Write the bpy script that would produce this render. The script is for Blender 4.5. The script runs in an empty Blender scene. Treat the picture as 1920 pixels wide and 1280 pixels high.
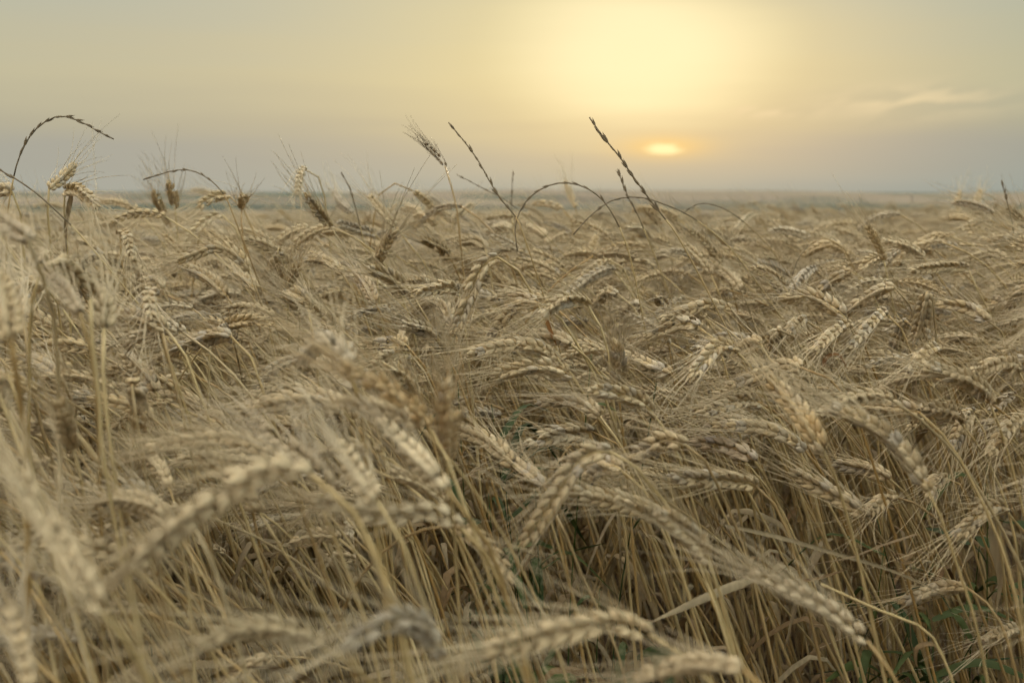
import bpy, math, random
import numpy as np
from mathutils import Vector, Matrix

SEED = 11
random.seed(SEED)
rng = np.random.default_rng(SEED)
scene = bpy.context.scene
COL = scene.collection
R = math.radians

# ------------------------------------------------------------------ camera
F = 1867.0                       # focal length in photo pixels (35 mm lens, 1920 px wide)
CAM_Z = 0.90
HORIZON_Y = 368.0
PITCH = math.atan((640 - HORIZON_Y) / F)
cam_data = bpy.data.cameras.new('camera')
cam = bpy.data.objects.new('camera', cam_data)
COL.objects.link(cam)
cam.location = (0, 0, CAM_Z)
cam.rotation_euler = (math.pi / 2 - PITCH, 0, 0)
cam_data.lens = 35.0
cam_data.sensor_width = 36.0
cam_data.clip_start = 0.03
cam_data.clip_end = 40000
cam_data.dof.use_dof = True
cam_data.dof.focus_distance = 1.08
cam_data.dof.aperture_fstop = 5.4
scene.camera = cam

FWD = np.array([0, math.cos(PITCH), -math.sin(PITCH)])
UP = np.array([0, math.sin(PITCH), math.cos(PITCH)])
CP = np.array([0, 0, CAM_Z])


def at(px, py, d):
    """point seen at photo pixel (px, py) at depth d metres"""
    return CP + FWD * d + UP * ((640 - py) / F * d) + np.array([1.0, 0, 0]) * ((px - 960) / F * d)


def project(P):
    q = np.asarray(P, float) - CP
    d = q @ FWD
    dd = np.where(np.abs(d) < 1e-4, 1e-4, d)
    return np.stack([960 + q[..., 0] / dd * F, 640 - (q @ UP) / dd * F, d], -1)


# ------------------------------------------------------------------ sky, sun, exposure
def lin(r, g, b, a=1.0):
    f = lambda c: (c / 255 / 12.92) if c / 255 <= 0.04045 else ((c / 255 + 0.055) / 1.055) ** 2.4
    return (f(r), f(g), f(b), a)


class NT:
    def __init__(self, tree):
        self.t = tree
        self.n = tree.nodes
        self.l = tree.links

    def put(self, sock, v):
        if isinstance(v, bpy.types.NodeSocket):
            self.l.new(v, sock)
        elif v is not None:
            sock.default_value = v

    def m(self, op, a, b=None, c=None, clamp=False):
        n = self.n.new('ShaderNodeMath')
        n.operation = op
        n.use_clamp = clamp
        for i, v in enumerate((a, b, c)):
            if v is not None:
                self.put(n.inputs[i], v)
        return n.outputs[0]

    def mix(self, f, a, b, mode='MIX'):
        n = self.n.new('ShaderNodeMix')
        n.data_type = 'RGBA'
        n.blend_type = mode
        self.put(n.inputs[0], f)
        self.put(n.inputs[6], a)
        self.put(n.inputs[7], b)
        return n.outputs[2]

    def ramp(self, f, stops, interp='LINEAR'):
        n = self.n.new('ShaderNodeValToRGB')
        cr = n.color_ramp
        cr.interpolation = interp
        while len(cr.elements) > 1:
            cr.elements.remove(cr.elements[-1])
        cr.elements[0].position, cr.elements[0].color = stops[0]
        for p, c in stops[1:]:
            e = cr.elements.new(p)
            e.color = c
        self.put(n.inputs[0], f)
        return n.outputs[0]

    def smooth(self, v, a, b):
        n = self.n.new('ShaderNodeMapRange')
        n.interpolation_type = 'SMOOTHSTEP'
        self.put(n.inputs[0], v)
        n.inputs[1].default_value = a
        n.inputs[2].default_value = b
        return n.outputs[0]

    def gauss(self, dx, sx, dy, sy):
        a = self.m('POWER', self.m('ABSOLUTE', self.m('DIVIDE', dx, sx)), 2.0)
        b = self.m('POWER', self.m('ABSOLUTE', self.m('DIVIDE', dy, sy)), 2.0)
        return self.m('EXPONENT', self.m('MULTIPLY', self.m('ADD', a, b), -1.0))

    def noise(self, vec, scale, detail=3.0, rough=0.55):
        n = self.n.new('ShaderNodeTexNoise')
        n.inputs['Scale'].default_value = scale
        n.inputs['Detail'].default_value = detail
        n.inputs['Roughness'].default_value = rough
        if vec is not None:
            self.l.new(vec, n.inputs['Vector'])
        return n.outputs[0]


sun_dir = at(1245, 280, 1.0) - CP
sun_dir /= np.linalg.norm(sun_dir)
SUN_AZ = math.degrees(math.atan2(sun_dir[0], sun_dir[1]))
SUN_EL = math.degrees(math.asin(sun_dir[2]))

world = bpy.data.worlds.new('World')
scene.world = world
world.use_nodes = True
world.cycles.sampling_method = 'MANUAL'
world.cycles.sample_map_resolution = 512
wt = NT(world.node_tree)
for n in list(wt.n):
    wt.n.remove(n)
tc = wt.n.new('ShaderNodeTexCoord')
sep = wt.n.new('ShaderNodeSeparateXYZ')
wt.l.new(tc.outputs['Generated'], sep.inputs[0])
el = wt.m('MULTIPLY', wt.m('ARCSINE', sep.outputs[2]), 180 / math.pi)
az = wt.m('MULTIPLY', wt.m('ARCTAN2', sep.outputs[0], sep.outputs[1]), 180 / math.pi)
daz = wt.m('SUBTRACT', az, SUN_AZ)
# thin, level dust layers: stretched noise in azimuth / elevation
cmb = wt.n.new('ShaderNodeCombineXYZ')
wt.put(cmb.inputs[0], wt.m('MULTIPLY', az, 0.05))
wt.put(cmb.inputs[1], wt.m('MULTIPLY', el, 0.55))
streak = wt.noise(cmb.outputs[0], 1.0, 2.0, 0.5)
cmb2 = wt.n.new('ShaderNodeCombineXYZ')
wt.put(cmb2.inputs[0], wt.m('ADD', wt.m('MULTIPLY', az, 0.30), 3.0))
wt.put(cmb2.inputs[1], wt.m('SUBTRACT', wt.m('MULTIPLY', el, 1.7), wt.m('MULTIPLY', az, 0.22)))
wisp_n = wt.noise(cmb2.outputs[0], 1.0, 3.0, 0.55)
elw = wt.m('ADD', el, wt.m('MULTIPLY', wt.m('SUBTRACT', streak, 0.5), 3.2))
e01 = wt.m('DIVIDE', elw, 90.0, clamp=True)
base = wt.ramp(e01, [
    (0.0, lin(170, 169, 156)), (0.9 / 90, lin(176, 173, 158)), (2.2 / 90, lin(174, 170, 155)),
    (3.8 / 90, lin(185, 177, 152)), (6.5 / 90, lin(200, 190, 157)), (11.2 / 90, lin(188, 187, 168)),
    (15 / 90, (0.68, 0.67, 0.60, 1)), (24 / 90, (1.22, 1.16, 1.01, 1)), (40 / 90, (2.1, 1.97, 1.70, 1)), (1.0, (2.8, 2.62, 2.28, 1))])  # upper stops, out of view, brightened to light the field
# away from the sun the dust is greyer and a little darker
side = wt.smooth(daz, 2.0, 26.0)
base = wt.mix(wt.m('MULTIPLY', side, 0.9), base, wt.mix(1.0, base, lin(222, 238, 245), 'MULTIPLY'))
side_l = wt.smooth(wt.m('MULTIPLY', daz, -1.0), 16.0, 40.0)
base = wt.mix(wt.m('MULTIPLY', side_l, 0.3), base, wt.mix(1.0, base, lin(232, 242, 248), 'MULTIPLY'))
dazl = wt.m('ADD', daz, 1.6)
daza = wt.m('MAXIMUM', wt.m('MULTIPLY', dazl, 1.4), wt.m('MULTIPLY', dazl, -1.0))
broad = wt.gauss(daza, 15.5, wt.m('SUBTRACT', elw, 8.0), 6.2)
col = wt.mix(wt.m('MULTIPLY', broad, 0.85), base, lin(231, 217, 162))
rr = wt.m('SQRT', wt.m('ADD',
          wt.m('POWER', wt.m('ABSOLUTE', wt.m('DIVIDE', wt.m('ADD', daz, 1.5), 7.4)), 2.0),
          wt.m('POWER', wt.m('ABSOLUTE', wt.m('DIVIDE', wt.m('SUBTRACT', elw, 7.9), 4.3)), 2.0)))
core = wt.m('SUBTRACT', 1.0, wt.smooth(rr, 0.25, 1.35))
col = wt.mix(core, col, lin(248, 237, 190))
# sun low in the dust bank
halo = wt.gauss(daz, 2.4, wt.m('SUBTRACT', el, SUN_EL + 0.12), 0.62)
col = wt.mix(wt.m('MULTIPLY', halo, 0.75), col, lin(247, 208, 128))
disc = wt.m('SUBTRACT', 1.0, wt.smooth(wt.m('SQRT', wt.m('ADD',
          wt.m('POWER', wt.m('ABSOLUTE', wt.m('DIVIDE', daz, 1.2)), 2.0),
          wt.m('POWER', wt.m('ABSOLUTE', wt.m('DIVIDE', wt.m('SUBTRACT', wt.m('ADD', el, wt.m('MULTIPLY', wt.m('SUBTRACT', wisp_n, 0.5), 0.8)), SUN_EL), 0.25)), 2.0))), 0.35, 1.2))
col = wt.mix(disc, col, (1.12, 0.92, 0.48, 1))
# faint lit wisps of cloud off to the side of the sun
wm = wt.smooth(wisp_n, 0.42, 0.60)
w1 = wt.gauss(wt.m('SUBTRACT', daz, 12.6), 4.0, wt.m('SUBTRACT', el, 4.9), 0.75)
w2 = wt.gauss(wt.m('SUBTRACT', daz, 5.8), 3.2, wt.m('SUBTRACT', el, 4.6), 0.45)
w = wt.m('MULTIPLY', wm, wt.m('MAXIMUM', w1, w2))
col = wt.mix(wt.m('MULTIPLY', w, 0.85), col, lin(224, 208, 168))
nish = wt.n.new('ShaderNodeTexSky')
nish.sky_type = 'NISHITA'
nish.sun_disc = False
nish.sun_elevation = R(max(SUN_EL, 2.0))
nish.sun_rotation = R(SUN_AZ)
nish.dust_density = 4.0
bg1 = wt.n.new('ShaderNodeBackground')
wt.l.new(col, bg1.inputs[0])
bg1.inputs[1].default_value = 0.98 * 2 ** -1.3
bg2 = wt.n.new('ShaderNodeBackground')
wt.l.new(nish.outputs[0], bg2.inputs[0])
bg2.inputs[1].default_value = 0.003
addw = wt.n.new('ShaderNodeAddShader')
wt.l.new(bg1.outputs[0], addw.inputs[0])
wt.l.new(bg2.outputs[0], addw.inputs[1])
wo = wt.n.new('ShaderNodeOutputWorld')
wt.l.new(addw.outputs[0], wo.inputs[0])

sun_data = bpy.data.lights.new('sun', 'SUN')
sun_data.energy = 3.6
sun_data.angle = R(16)
sun_data.color = (1.0, 0.84, 0.58)
sun = bpy.data.objects.new('sun', sun_data)
COL.objects.link(sun)
ldir = Vector((math.sin(R(SUN_AZ)) * math.cos(R(SUN_EL + 6.5)), math.cos(R(SUN_AZ)) * math.cos(R(SUN_EL + 6.5)), math.sin(R(SUN_EL + 6.5))))
sun.rotation_euler = (-ldir).to_track_quat('-Z', 'Y').to_euler()

scene.view_settings.view_transform = 'Standard'
scene.view_settings.look = 'None'
scene.view_settings.gamma = 1.0
scene.view_settings.exposure = 1.3
scene.view_settings.use_curve_mapping = False
scene.render.engine = 'CYCLES'
scene.cycles.use_denoising = True
scene.cycles.debug_use_spatial_splits = True
scene.cycles.max_bounces = 4
scene.cycles.diffuse_bounces = 2
scene.cycles.transmission_bounces = 5
scene.cycles.volume_bounces = 0
scene.cycles.use_adaptive_sampling = True
scene.cycles.adaptive_threshold = 0.04
scene.cycles.denoising_input_passes = 'RGB_ALBEDO_NORMAL'
scene.cycles.denoising_prefilter = 'ACCURATE'
scene.cycles.adaptive_min_samples = 16
scene.cycles.use_light_tree = False


# ------------------------------------------------------------------ materials
def new_mat(name):
    m = bpy.data.materials.new(name)
    m.use_nodes = True
    t = NT(m.node_tree)
    for n in list(t.n):
        t.n.remove(n)
    out = t.n.new('ShaderNodeOutputMaterial')
    return m, t, out


def plant_mat(name, stops, trans=0.2, noise_scale=140.0, noise_amt=0.35, rough=0.6, stretch=(1, 1, 1), spec=0.25, grain=None):
    """colour differs plant to plant (object random) and along each piece (noise)"""
    m, t, out = new_mat(name)
    oi = t.n.new('ShaderNodeObjectInfo')
    tcn = t.n.new('ShaderNodeTexCoord')
    mp = t.n.new('ShaderNodeMapping')
    mp.inputs['Scale'].default_value = stretch
    t.l.new(tcn.outputs['Object'], mp.inputs[0])
    c = t.ramp(oi.outputs['Random'], stops)
    nz = t.noise(mp.outputs[0], noise_scale, 1.0, 0.6)
    k = t.m('ADD', t.m('MULTIPLY', t.m('SUBTRACT', nz, 0.5), 2 * noise_amt), 1.0)
    nz2 = t.noise(mp.outputs[0], noise_scale * 0.12, 0.0, 0.5)
    k = t.m('MULTIPLY', k, t.m('ADD', t.m('MULTIPLY', t.m('SUBTRACT', nz2, 0.5), 0.35), 1.0))
    vm = t.n.new('ShaderNodeVectorMath')
    vm.operation = 'SCALE'
    t.l.new(c, vm.inputs[0])
    t.l.new(k, vm.inputs[3])
    c2 = t.mix(1.0, vm.outputs[0], oi.outputs['Color'], 'MULTIPLY')
    p = t.n.new('ShaderNodeBsdfPrincipled')
    t.l.new(c2, p.inputs['Base Color'])
    p.inputs['Roughness'].default_value = rough
    p.inputs['Specular IOR Level'].default_value = spec
    if grain:
        b = t.n.new('ShaderNodeBump')
        b.inputs['Strength'].default_value = grain
        b.inputs['Distance'].default_value = 0.0006
        t.l.new(nz, b.inputs['Height'])
        t.l.new(b.outputs[0], p.inputs['Normal'])
    if trans > 0:
        tr = t.n.new('ShaderNodeBsdfTranslucent')
        t.l.new(c2, tr.inputs[0])
        ms = t.n.new('ShaderNodeMixShader')
        ms.inputs[0].default_value = trans
        t.l.new(p.outputs[0], ms.inputs[1])
        t.l.new(tr.outputs[0], ms.inputs[2])
        t.l.new(ms.outputs[0], out.inputs[0])
    else:
        t.l.new(p.outputs[0], out.inputs[0])
    return m


MAT = {}
MAT['husk'] = plant_mat('wheat_husk', [(0.0, (0.50, 0.385, 0.23, 1)), (0.2, (0.65, 0.50, 0.30, 1)), (0.4, (0.56, 0.41, 0.22, 1)), (0.55, (0.67, 0.53, 0.335, 1)),
                                       (0.68, (0.46, 0.33, 0.175, 1)), (0.8, (0.50, 0.42, 0.32, 1)), (1.0, (0.69, 0.55, 0.345, 1))], 0.05, 330, 0.40, 0.55, grain=0.6)
MAT['awn'] = plant_mat('wheat_awn', [(0.0, (0.66, 0.515, 0.315, 1)), (0.5, (0.76, 0.605, 0.38, 1)), (1.0, (0.59, 0.475, 0.315, 1))], 0.10, 60, 0.25, 0.45)
MAT['straw'] = plant_mat('wheat_straw', [(0.0, (0.50, 0.355, 0.155, 1)), (0.4, (0.62, 0.47, 0.235, 1)), (0.7, (0.42, 0.255, 0.085, 1)),
                                         (1.0, (0.47, 0.36, 0.20, 1))], 0.03, 90, 0.28, 0.42, (3, 3, 0.5), 0.4)
MAT['leaf'] = plant_mat('dry_leaf', [(0.0, (0.38, 0.28, 0.15, 1)), (0.5, (0.25, 0.155, 0.07, 1)), (0.8, (0.46, 0.37, 0.23, 1)),
                                     (1.0, (0.20, 0.11, 0.045, 1))], 0.25, 70, 0.3, 0.65, (4, 4, 0.6))
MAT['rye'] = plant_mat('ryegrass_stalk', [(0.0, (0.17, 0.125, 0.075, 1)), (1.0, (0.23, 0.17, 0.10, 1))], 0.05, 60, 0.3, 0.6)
MAT['weed'] = plant_mat('weed_green', [(0.0, (0.06, 0.085, 0.028, 1)), (0.5, (0.085, 0.12, 0.035, 1)), (0.8, (0.12, 0.155, 0.04, 1)), (1.0, (0.075, 0.10, 0.04, 1))],
                        0.3, 45, 0.3, 0.5)

# soil close by, farmland parcels further off
gm, t, out = new_mat('soil_and_farmland')
geo = t.n.new('ShaderNodeNewGeometry')
sp = t.n.new('ShaderNodeSeparateXYZ')
t.l.new(geo.outputs['Position'], sp.inputs[0])
soil = t.ramp(t.noise(geo.outputs['Position'], 22.0, 6.0, 0.65), [(0.25, (0.09, 0.060, 0.038, 1)), (0.55, (0.17, 0.115, 0.072, 1)), (0.8, (0.27, 0.19, 0.12, 1))])
stub = t.ramp(t.noise(geo.outputs['Position'], 3.0, 5.0, 0.6), [(0.3, (0.34, 0.26, 0.145, 1)), (0.7, (0.46, 0.36, 0.20, 1))])
vo = t.n.new('ShaderNodeTexVoronoi')
mpv = t.n.new('ShaderNodeMapping')
mpv.inputs['Scale'].default_value = (0.0011, 0.0019, 0.0)
mpv.inputs['Rotation'].default_value = (0, 0, 0.12)
t.l.new(geo.outputs['Position'], mpv.inputs[0])
t.l.new(mpv.outputs[0], vo.inputs['Vector'])
vo.inputs['Scale'].default_value = 1.0
sv = t.n.new('ShaderNodeSeparateXYZ')
t.l.new(vo.outputs['Color'], sv.inputs[0])
parcels = t.ramp(sv.outputs[0], [(0.0, (0.26, 0.21, 0.15, 1)), (0.3, (0.09, 0.11, 0.08, 1)), (0.42, (0.25, 0.20, 0.15, 1)),
                                 (0.62, (0.16, 0.13, 0.10, 1)), (0.75, (0.32, 0.26, 0.19, 1)), (0.88, (0.08, 0.10, 0.075, 1))], 'CONSTANT')
wob = t.m('MULTIPLY', t.m('SUBTRACT', t.noise(geo.outputs['Position'], 0.0011, 3.0), 0.5), 2400.0)
yw = t.m('ADD', sp.outputs[1], wob)
green_strip = t.m('MULTIPLY', t.smooth(yw, 2950.0, 3150.0), t.m('SUBTRACT', 1.0, t.smooth(yw, 4300.0, 4700.0)))
parcels = t.mix(t.m('MULTIPLY', green_strip, 0.85), parcels, (0.06, 0.078, 0.06, 1))
c = t.mix(t.smooth(sp.outputs[1], 9.0, 30.0), soil, stub)
c = t.mix(t.smooth(sp.outputs[1], 300.0, 700.0), c, parcels)
p = t.n.new('ShaderNodeBsdfPrincipled')
t.l.new(c, p.inputs['Base Color'])
p.inputs['Roughness'].default_value = 0.95
p.inputs['Specular IOR Level'].default_value = 0.1
bmp = t.n.new('ShaderNodeBump')
bmp.inputs['Strength'].default_value = 0.7
bmp.inputs['Distance'].default_value = 0.02
t.l.new(t.noise(geo.outputs['Position'], 35.0, 6.0, 0.7), bmp.inputs['Height'])
t.l.new(bmp.outputs[0], p.inputs['Normal'])
t.l.new(p.outputs[0], out.inputs[0])
MAT['ground'] = gm

mm, t, out = new_mat('galvanised_steel')
p = t.n.new('ShaderNodeBsdfPrincipled')
t.l.new(t.ramp(t.noise(None, 3.0), [(0.3, (0.20, 0.20, 0.20, 1)), (0.7, (0.30, 0.30, 0.30, 1))]), p.inputs['Base Color'])
p.inputs['Roughness'].default_value = 0.6
t.l.new(p.outputs[0], out.inputs[0])
MAT['steel'] = mm


# ------------------------------------------------------------------ mesh helpers
def make_mesh(name, verts, faces, mats, midx=None, smooth=True):
    me = bpy.data.meshes.new(name)
    me.from_pydata([tuple(v) for v in np.asarray(verts, float)], [], faces)
    for m in mats:
        me.materials.append(m)
    if midx is not None:
        me.polygons.foreach_set('material_index', np.asarray(midx, np.int32))
    if smooth:
        me.polygons.foreach_set('use_smooth', np.ones(len(me.polygons), bool))
    me.update()
    return me


class Geo:
    def __init__(self):
        self.v, self.f, self.n = [], [], 0

    def add(self, v, f):
        v = np.asarray(v, float)
        o = self.n
        self.v.append(v)
        self.f += [tuple(i + o for i in q) for q in f]
        self.n += len(v)
        return self

    def verts(self):
        return np.concatenate(self.v) if self.v else np.zeros((0, 3))

    def mesh(self, name, mat, origin=None):
        v = self.verts()
        if origin is not None:
            v = v - np.asarray(origin)
        return make_mesh(name, v, self.f, [mat])


def catmull(P, n):
    """smooth curve through P, n points evenly spaced along it, with tangents"""
    P = np.asarray(P, float)
    A = np.vstack([2 * P[0] - P[1], P, 2 * P[-1] - P[-2]])
    seg = []
    for i in range(len(P) - 1):
        p0, p1, p2, p3 = A[i:i + 4]
        # centripetal spacing: no loops where short and long spans meet
        t1 = max(np.linalg.norm(p1 - p0), 1e-6) ** 0.5
        t2 = t1 + max(np.linalg.norm(p2 - p1), 1e-6) ** 0.5
        t3 = t2 + max(np.linalg.norm(p3 - p2), 1e-6) ** 0.5
        k = np.linspace(t1, t2, 24, endpoint=False)[:, None]
        a1 = (t1 - k) / t1 * p0 + k / t1 * p1
        a2 = (t2 - k) / (t2 - t1) * p1 + (k - t1) / (t2 - t1) * p2
        a3 = (t3 - k) / (t3 - t2) * p2 + (k - t2) / (t3 - t2) * p3
        b1 = (t2 - k) / t2 * a1 + k / t2 * a2
        b2 = (t3 - k) / (t3 - t1) * a2 + (k - t1) / (t3 - t1) * a3
        seg.append((t2 - k) / (t2 - t1) * b1 + (k - t1) / (t2 - t1) * b2)
    C = np.vstack(seg + [P[-1:]])
    return resample(C, n)


def resample(C, n):
    L = np.concatenate([[0], np.cumsum(np.linalg.norm(np.diff(C, axis=0), axis=1))])
    s = np.linspace(0, L[-1], n)
    Q = np.stack([np.interp(s, L, C[:, k]) for k in range(3)], 1)
    T = np.gradient(Q, axis=0)
    T /= np.linalg.norm(T, axis=1)[:, None] + 1e-12
    return Q, T, L[-1]


def frames(T, ref):
    """normals carried along the curve without twisting"""
    N = np.zeros_like(T)
    n = np.asarray(ref, float)
    for i in range(len(T)):
        n = n - T[i] * (n @ T[i])
        ln = np.linalg.norm(n)
        if ln < 1e-6:
            n = np.cross(T[i], [0.3, 0.9, 0.2])
            ln = np.linalg.norm(n)
        n = n / ln
        N[i] = n
    return N, np.cross(T, N)


def tube(P, T, rad, sides=6, ref=(0.2, 1, 0.1)):
    N, B = frames(T, ref)
    a = np.linspace(0, 2 * math.pi, sides, endpoint=False)
    rad = np.broadcast_to(np.asarray(rad, float), (len(P),))
    ring = (N[:, None, :] * np.cos(a)[None, :, None] + B[:, None, :] * np.sin(a)[None, :, None]) * rad[:, None, None] + P[:, None, :]
    v = ring.reshape(-1, 3)
    f = []
    for i in range(len(P) - 1):
        for j in range(sides):
            k = (j + 1) % sides
            f.append((i * sides + j, i * sides + k, (i + 1) * sides + k, (i + 1) * sides + j))
    f.append(tuple(range(sides))[::-1])
    f.append(tuple((len(P) - 1) * sides + j for j in range(sides)))
    return v, f


def ribbon(P, T, width, ref, twist=0.0, fold=0.25):
    """a leaf blade: three points across, folded along the midrib, twisting along its length"""
    N, B = frames(T, ref)
    n = len(P)
    tw = np.linspace(0, twist, n)
    X = N * np.cos(tw)[:, None] + B * np.sin(tw)[:, None]
    Y = -N * np.sin(tw)[:, None] + B * np.cos(tw)[:, None]
    w = np.broadcast_to(np.asarray(width, float), (n,))[:, None]
    a = P - X * w + Y * w * fold
    b = P
    c = P + X * w + Y * w * fold
    v = np.stack([a, b, c], 1).reshape(-1, 3)
    f = []
    for i in range(n - 1):
        o = 3 * i
        f.append((o, o + 1, o + 4, o + 3))
        f.append((o + 1, o + 2, o + 5, o + 4))
    return v, f


def blade_width(n, w):
    s = np.linspace(0, 1, n)
    return w * np.clip(np.minimum(0.55 + s * 3, 1.0) * (1 - s ** 3.0), 0.04, 1)


# one floret: a pointed, plump husk along +Z, about 1 unit long
def floret(sides=6):
    z = np.array([0.0, 0.14, 0.38, 0.64, 0.86])
    r = np.array([0.10, 0.21, 0.265, 0.195, 0.07])
    a = np.linspace(0, 2 * math.pi, sides, endpoint=False)
    v = [(rr * math.cos(t), rr * 0.82 * math.sin(t), zz) for zz, rr in zip(z, r) for t in a] + [(0, 0, 1.02)]
    f = []
    for i in range(len(z) - 1):
        for j in range(sides):
            k = (j + 1) % sides
            f.append((i * sides + j, i * sides + k, (i + 1) * sides + k, (i + 1) * sides + j))
    o = (len(z) - 1) * sides
    for j in range(sides):
        f.append((o + j, o + (j + 1) % sides, len(v) - 1))
    return np.array(v), f


FV, FF = floret()


def rot_to(axis, up):
    """matrix whose Z is axis and X close to up"""
    z = axis / np.linalg.norm(axis)
    x = up - z * (up @ z)
    x /= np.linalg.norm(x) + 1e-12
    y = np.cross(z, x)
    return np.stack([x, y, z], 1)


def spikelet_geo(r):
    """florets of one spikelet: grows along +Z, fans out along +-X, outward side is +Y"""
    g = Geo()
    tips = []
    for sx, ln, out_a, fan in ((-1, 1.0, 0.05, 0.28), (1, 1.0, 0.05, 0.28), (0, 0.92, -0.22, 0.0)):
        ax = np.array([sx * math.sin(fan + r.uniform(-.05, .05)), math.sin(out_a + r.uniform(-.05, .05)), math.cos(fan)])
        M = rot_to(ax, np.array([1.0, 0, 0]))
        l = 0.0118 * ln * r.uniform(0.94, 1.06)
        v = FV * np.array([l * 1.02, l * 1.02, l]) @ M.T + np.array([sx * 0.0011, 0.0004 - 0.0008 * (sx == 0), 0.0012 * (sx == 0)])
        g.add(v, FF)
        tips.append((v[-1], ax))
    return g, tips


SPK = []
for k in range(4):
    g, tips = spikelet_geo(np.random.default_rng(40 + k))
    SPK.append((g.verts(), g.f, tips, g.mesh('spikelet', MAT['husk'])))


def ear_layout(P, T, ref, r, n_spk=None, openness=1.0, size=1.0):
    """where each spikelet of an ear sits: list of (variant, matrix3, location)"""
    L = np.sum(np.linalg.norm(np.diff(P, axis=0), axis=1))
    n_spk = n_spk or int(np.clip(L / 0.0048, 11, 22))
    C, TT, _ = resample(P, n_spk + 1)
    N, B = frames(TT, ref)
    lay = []
    gap = r.uniform(0, 0.10)
    for i in range(n_spk):
        if r.uniform() < gap and 1 < i:
            continue                                    # a lost spikelet
        sgn = 1 if i % 2 else -1
        s = i / (n_spk - 1)
        taper = (0.80 + 0.2 * min(1, s * 5)) * (1.0 - 0.26 * max(0, (s - 0.62) / 0.38))
        b = B[i] * sgn
        spread = R(18) * openness * r.uniform(0.8, 1.2) * (1 - 0.45 * s)
        ax = TT[i] * math.cos(spread) + b * math.sin(spread) + N[i] * r.normal(0, 0.05)
        ax /= np.linalg.norm(ax)
        y = b - ax * (b @ ax)
        y /= np.linalg.norm(y)
        x = np.cross(y, ax)
        M = np.stack([x, y, ax], 1) * (taper * size * r.uniform(0.94, 1.07))
        lay.append((int(r.integers(len(SPK))), M, C[i] + b * 0.0021 * size))
    # the last spikelet sits on the end of the ear
    M = np.stack([N[-1], B[-1], TT[-1]], 1)
    M[:, 0] = np.cross(M[:, 1], M[:, 2])
    lay.append((int(r.integers(len(SPK))), M * 0.78 * size, C[-1] - TT[-1] * 0.002))
    return lay, TT, C


def awn_geo(lay, TT, r, length=0.062, per=2, rad=0.00046, spread=1.0, droop=0.0):
    """the long bristles, one from each outer floret tip"""
    bases, dirs = [], []
    n = len(lay)
    for i, (k, M, loc) in enumerate(lay):
        tips = SPK[k][2]
        for j in range(per):
            tp, ax = tips[(j + i // 2) % 2] if per == 1 else tips[j]
            if r.uniform() < 0.12:
                continue
            bases.append(M @ tp + loc - 0.0004 * (M @ ax) / np.linalg.norm(M @ ax))
            d = M @ ax
            d = d / np.linalg.norm(d)
            d = d * 0.75 * spread + TT[min(i, n - 2)] * (1.0 + 0.1 * i / n) + r.normal(0, 0.10 * spread, 3)
            dirs.append(d / np.linalg.norm(d))
    bases, dirs = np.array(bases), np.array(dirs)
    m = len(bases)
    ln = length * r.uniform(0.65, 1.2, m)
    ln *= np.linspace(0.75, 1.05, m)
    bend = r.normal(0, 0.13, (m, 3)) + np.array([0, 0, -droop])
    S = 4
    s = np.linspace(0, 1, S + 1)
    C = bases[:, None, :] + dirs[:, None, :] * (s[None, :, None] * ln[:, None, None]) + bend[:, None, :] * (s[None, :, None] ** 2) * ln[:, None, None]
    tmp = np.cross(dirs, r.normal(size=(m, 3)))
    N = tmp / (np.linalg.norm(tmp, axis=1)[:, None] + 1e-9)
    B = np.cross(dirs, N)
    rr = rad * np.linspace(1.0, 0.35, S + 1)
    a = np.array([0, 2 * math.pi / 3, 4 * math.pi / 3])
    ring = N[:, None, None, :] * np.cos(a)[None, None, :, None] + B[:, None, None, :] * np.sin(a)[None, None, :, None]
    V = C[:, :, None, :] + ring * rr[None, :, None, None]
    V = V.reshape(-1, 3)
    fs = []
    per_v = (S + 1) * 3
    for q in range(m):
        o = q * per_v
        for i in range(S):
            for j in range(3):
                k2 = (j + 1) % 3
                fs.append((o + i * 3 + j, o + i * 3 + k2, o + i * 3 + 3 + k2, o + i * 3 + 3 + j))
    return V, fs


def stem_radius(n, r0=0.0017, r1=0.0009):
    s = np.linspace(0, 1, n)
    return r0 + (r1 - r0) * s ** 1.3


# ------------------------------------------------------------------ scene objects helpers
def link(name, data, parent=None, loc=None, kind=None):
    o = bpy.data.objects.new(name, data)
    COL.objects.link(o)
    if parent is not None:
        o.parent = parent
    if loc is not None:
        o.location = loc
    if kind:
        o['kind'] = kind
    return o


def tag(o, label=None, cat=None, group=None, kind=None):
    if label:
        o['label'] = label
    if cat:
        o['category'] = cat
    if group:
        o['group'] = group
    if kind:
        o['kind'] = kind
    return o


# ------------------------------------------------------------------ terrain
def ground_z(x, y):
    x = np.asarray(x, float)
    y = np.asarray(y, float)
    near = 0.002 * np.clip(y, 0, 3.0) - 0.009 * np.clip(y - 3.0, 0, 8.0)
    near = near + 0.075 * np.exp(-((x - 2.4) / 1.3) ** 2 - ((y - 4.8) / 2.0) ** 2)
    near = near + 0.012 * np.sin(x * 1.7 + 0.6) * np.sin(y * 1.3)
    fall = -0.075 * np.clip(y - 9.0, 0, 11) ** 1.35 * 0.35 - np.clip(y - 20, 0, 480) * 0.078
    fall = np.where(y > 500, -41.0, np.maximum(fall, -41.0))
    far = 7.0 * np.sin(x / 900.0 + 0.5) * np.sin(y / 1300.0) * np.clip((y - 4500) / 3000, 0, 1)
    ridge = 112.0 * np.exp(-((y - 11200) / 1500.0) ** 2) * (0.88 + 0.09 * np.sin(x / 1500.0 + 1.0) + 0.05 * np.sin(x / 520.0 + 2.0))
    ridge = ridge + 52.0 * np.exp(-((y - 7200) / 800.0) ** 2 - ((x + 2500) / 700.0) ** 2)
    return near + fall + far + ridge


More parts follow.
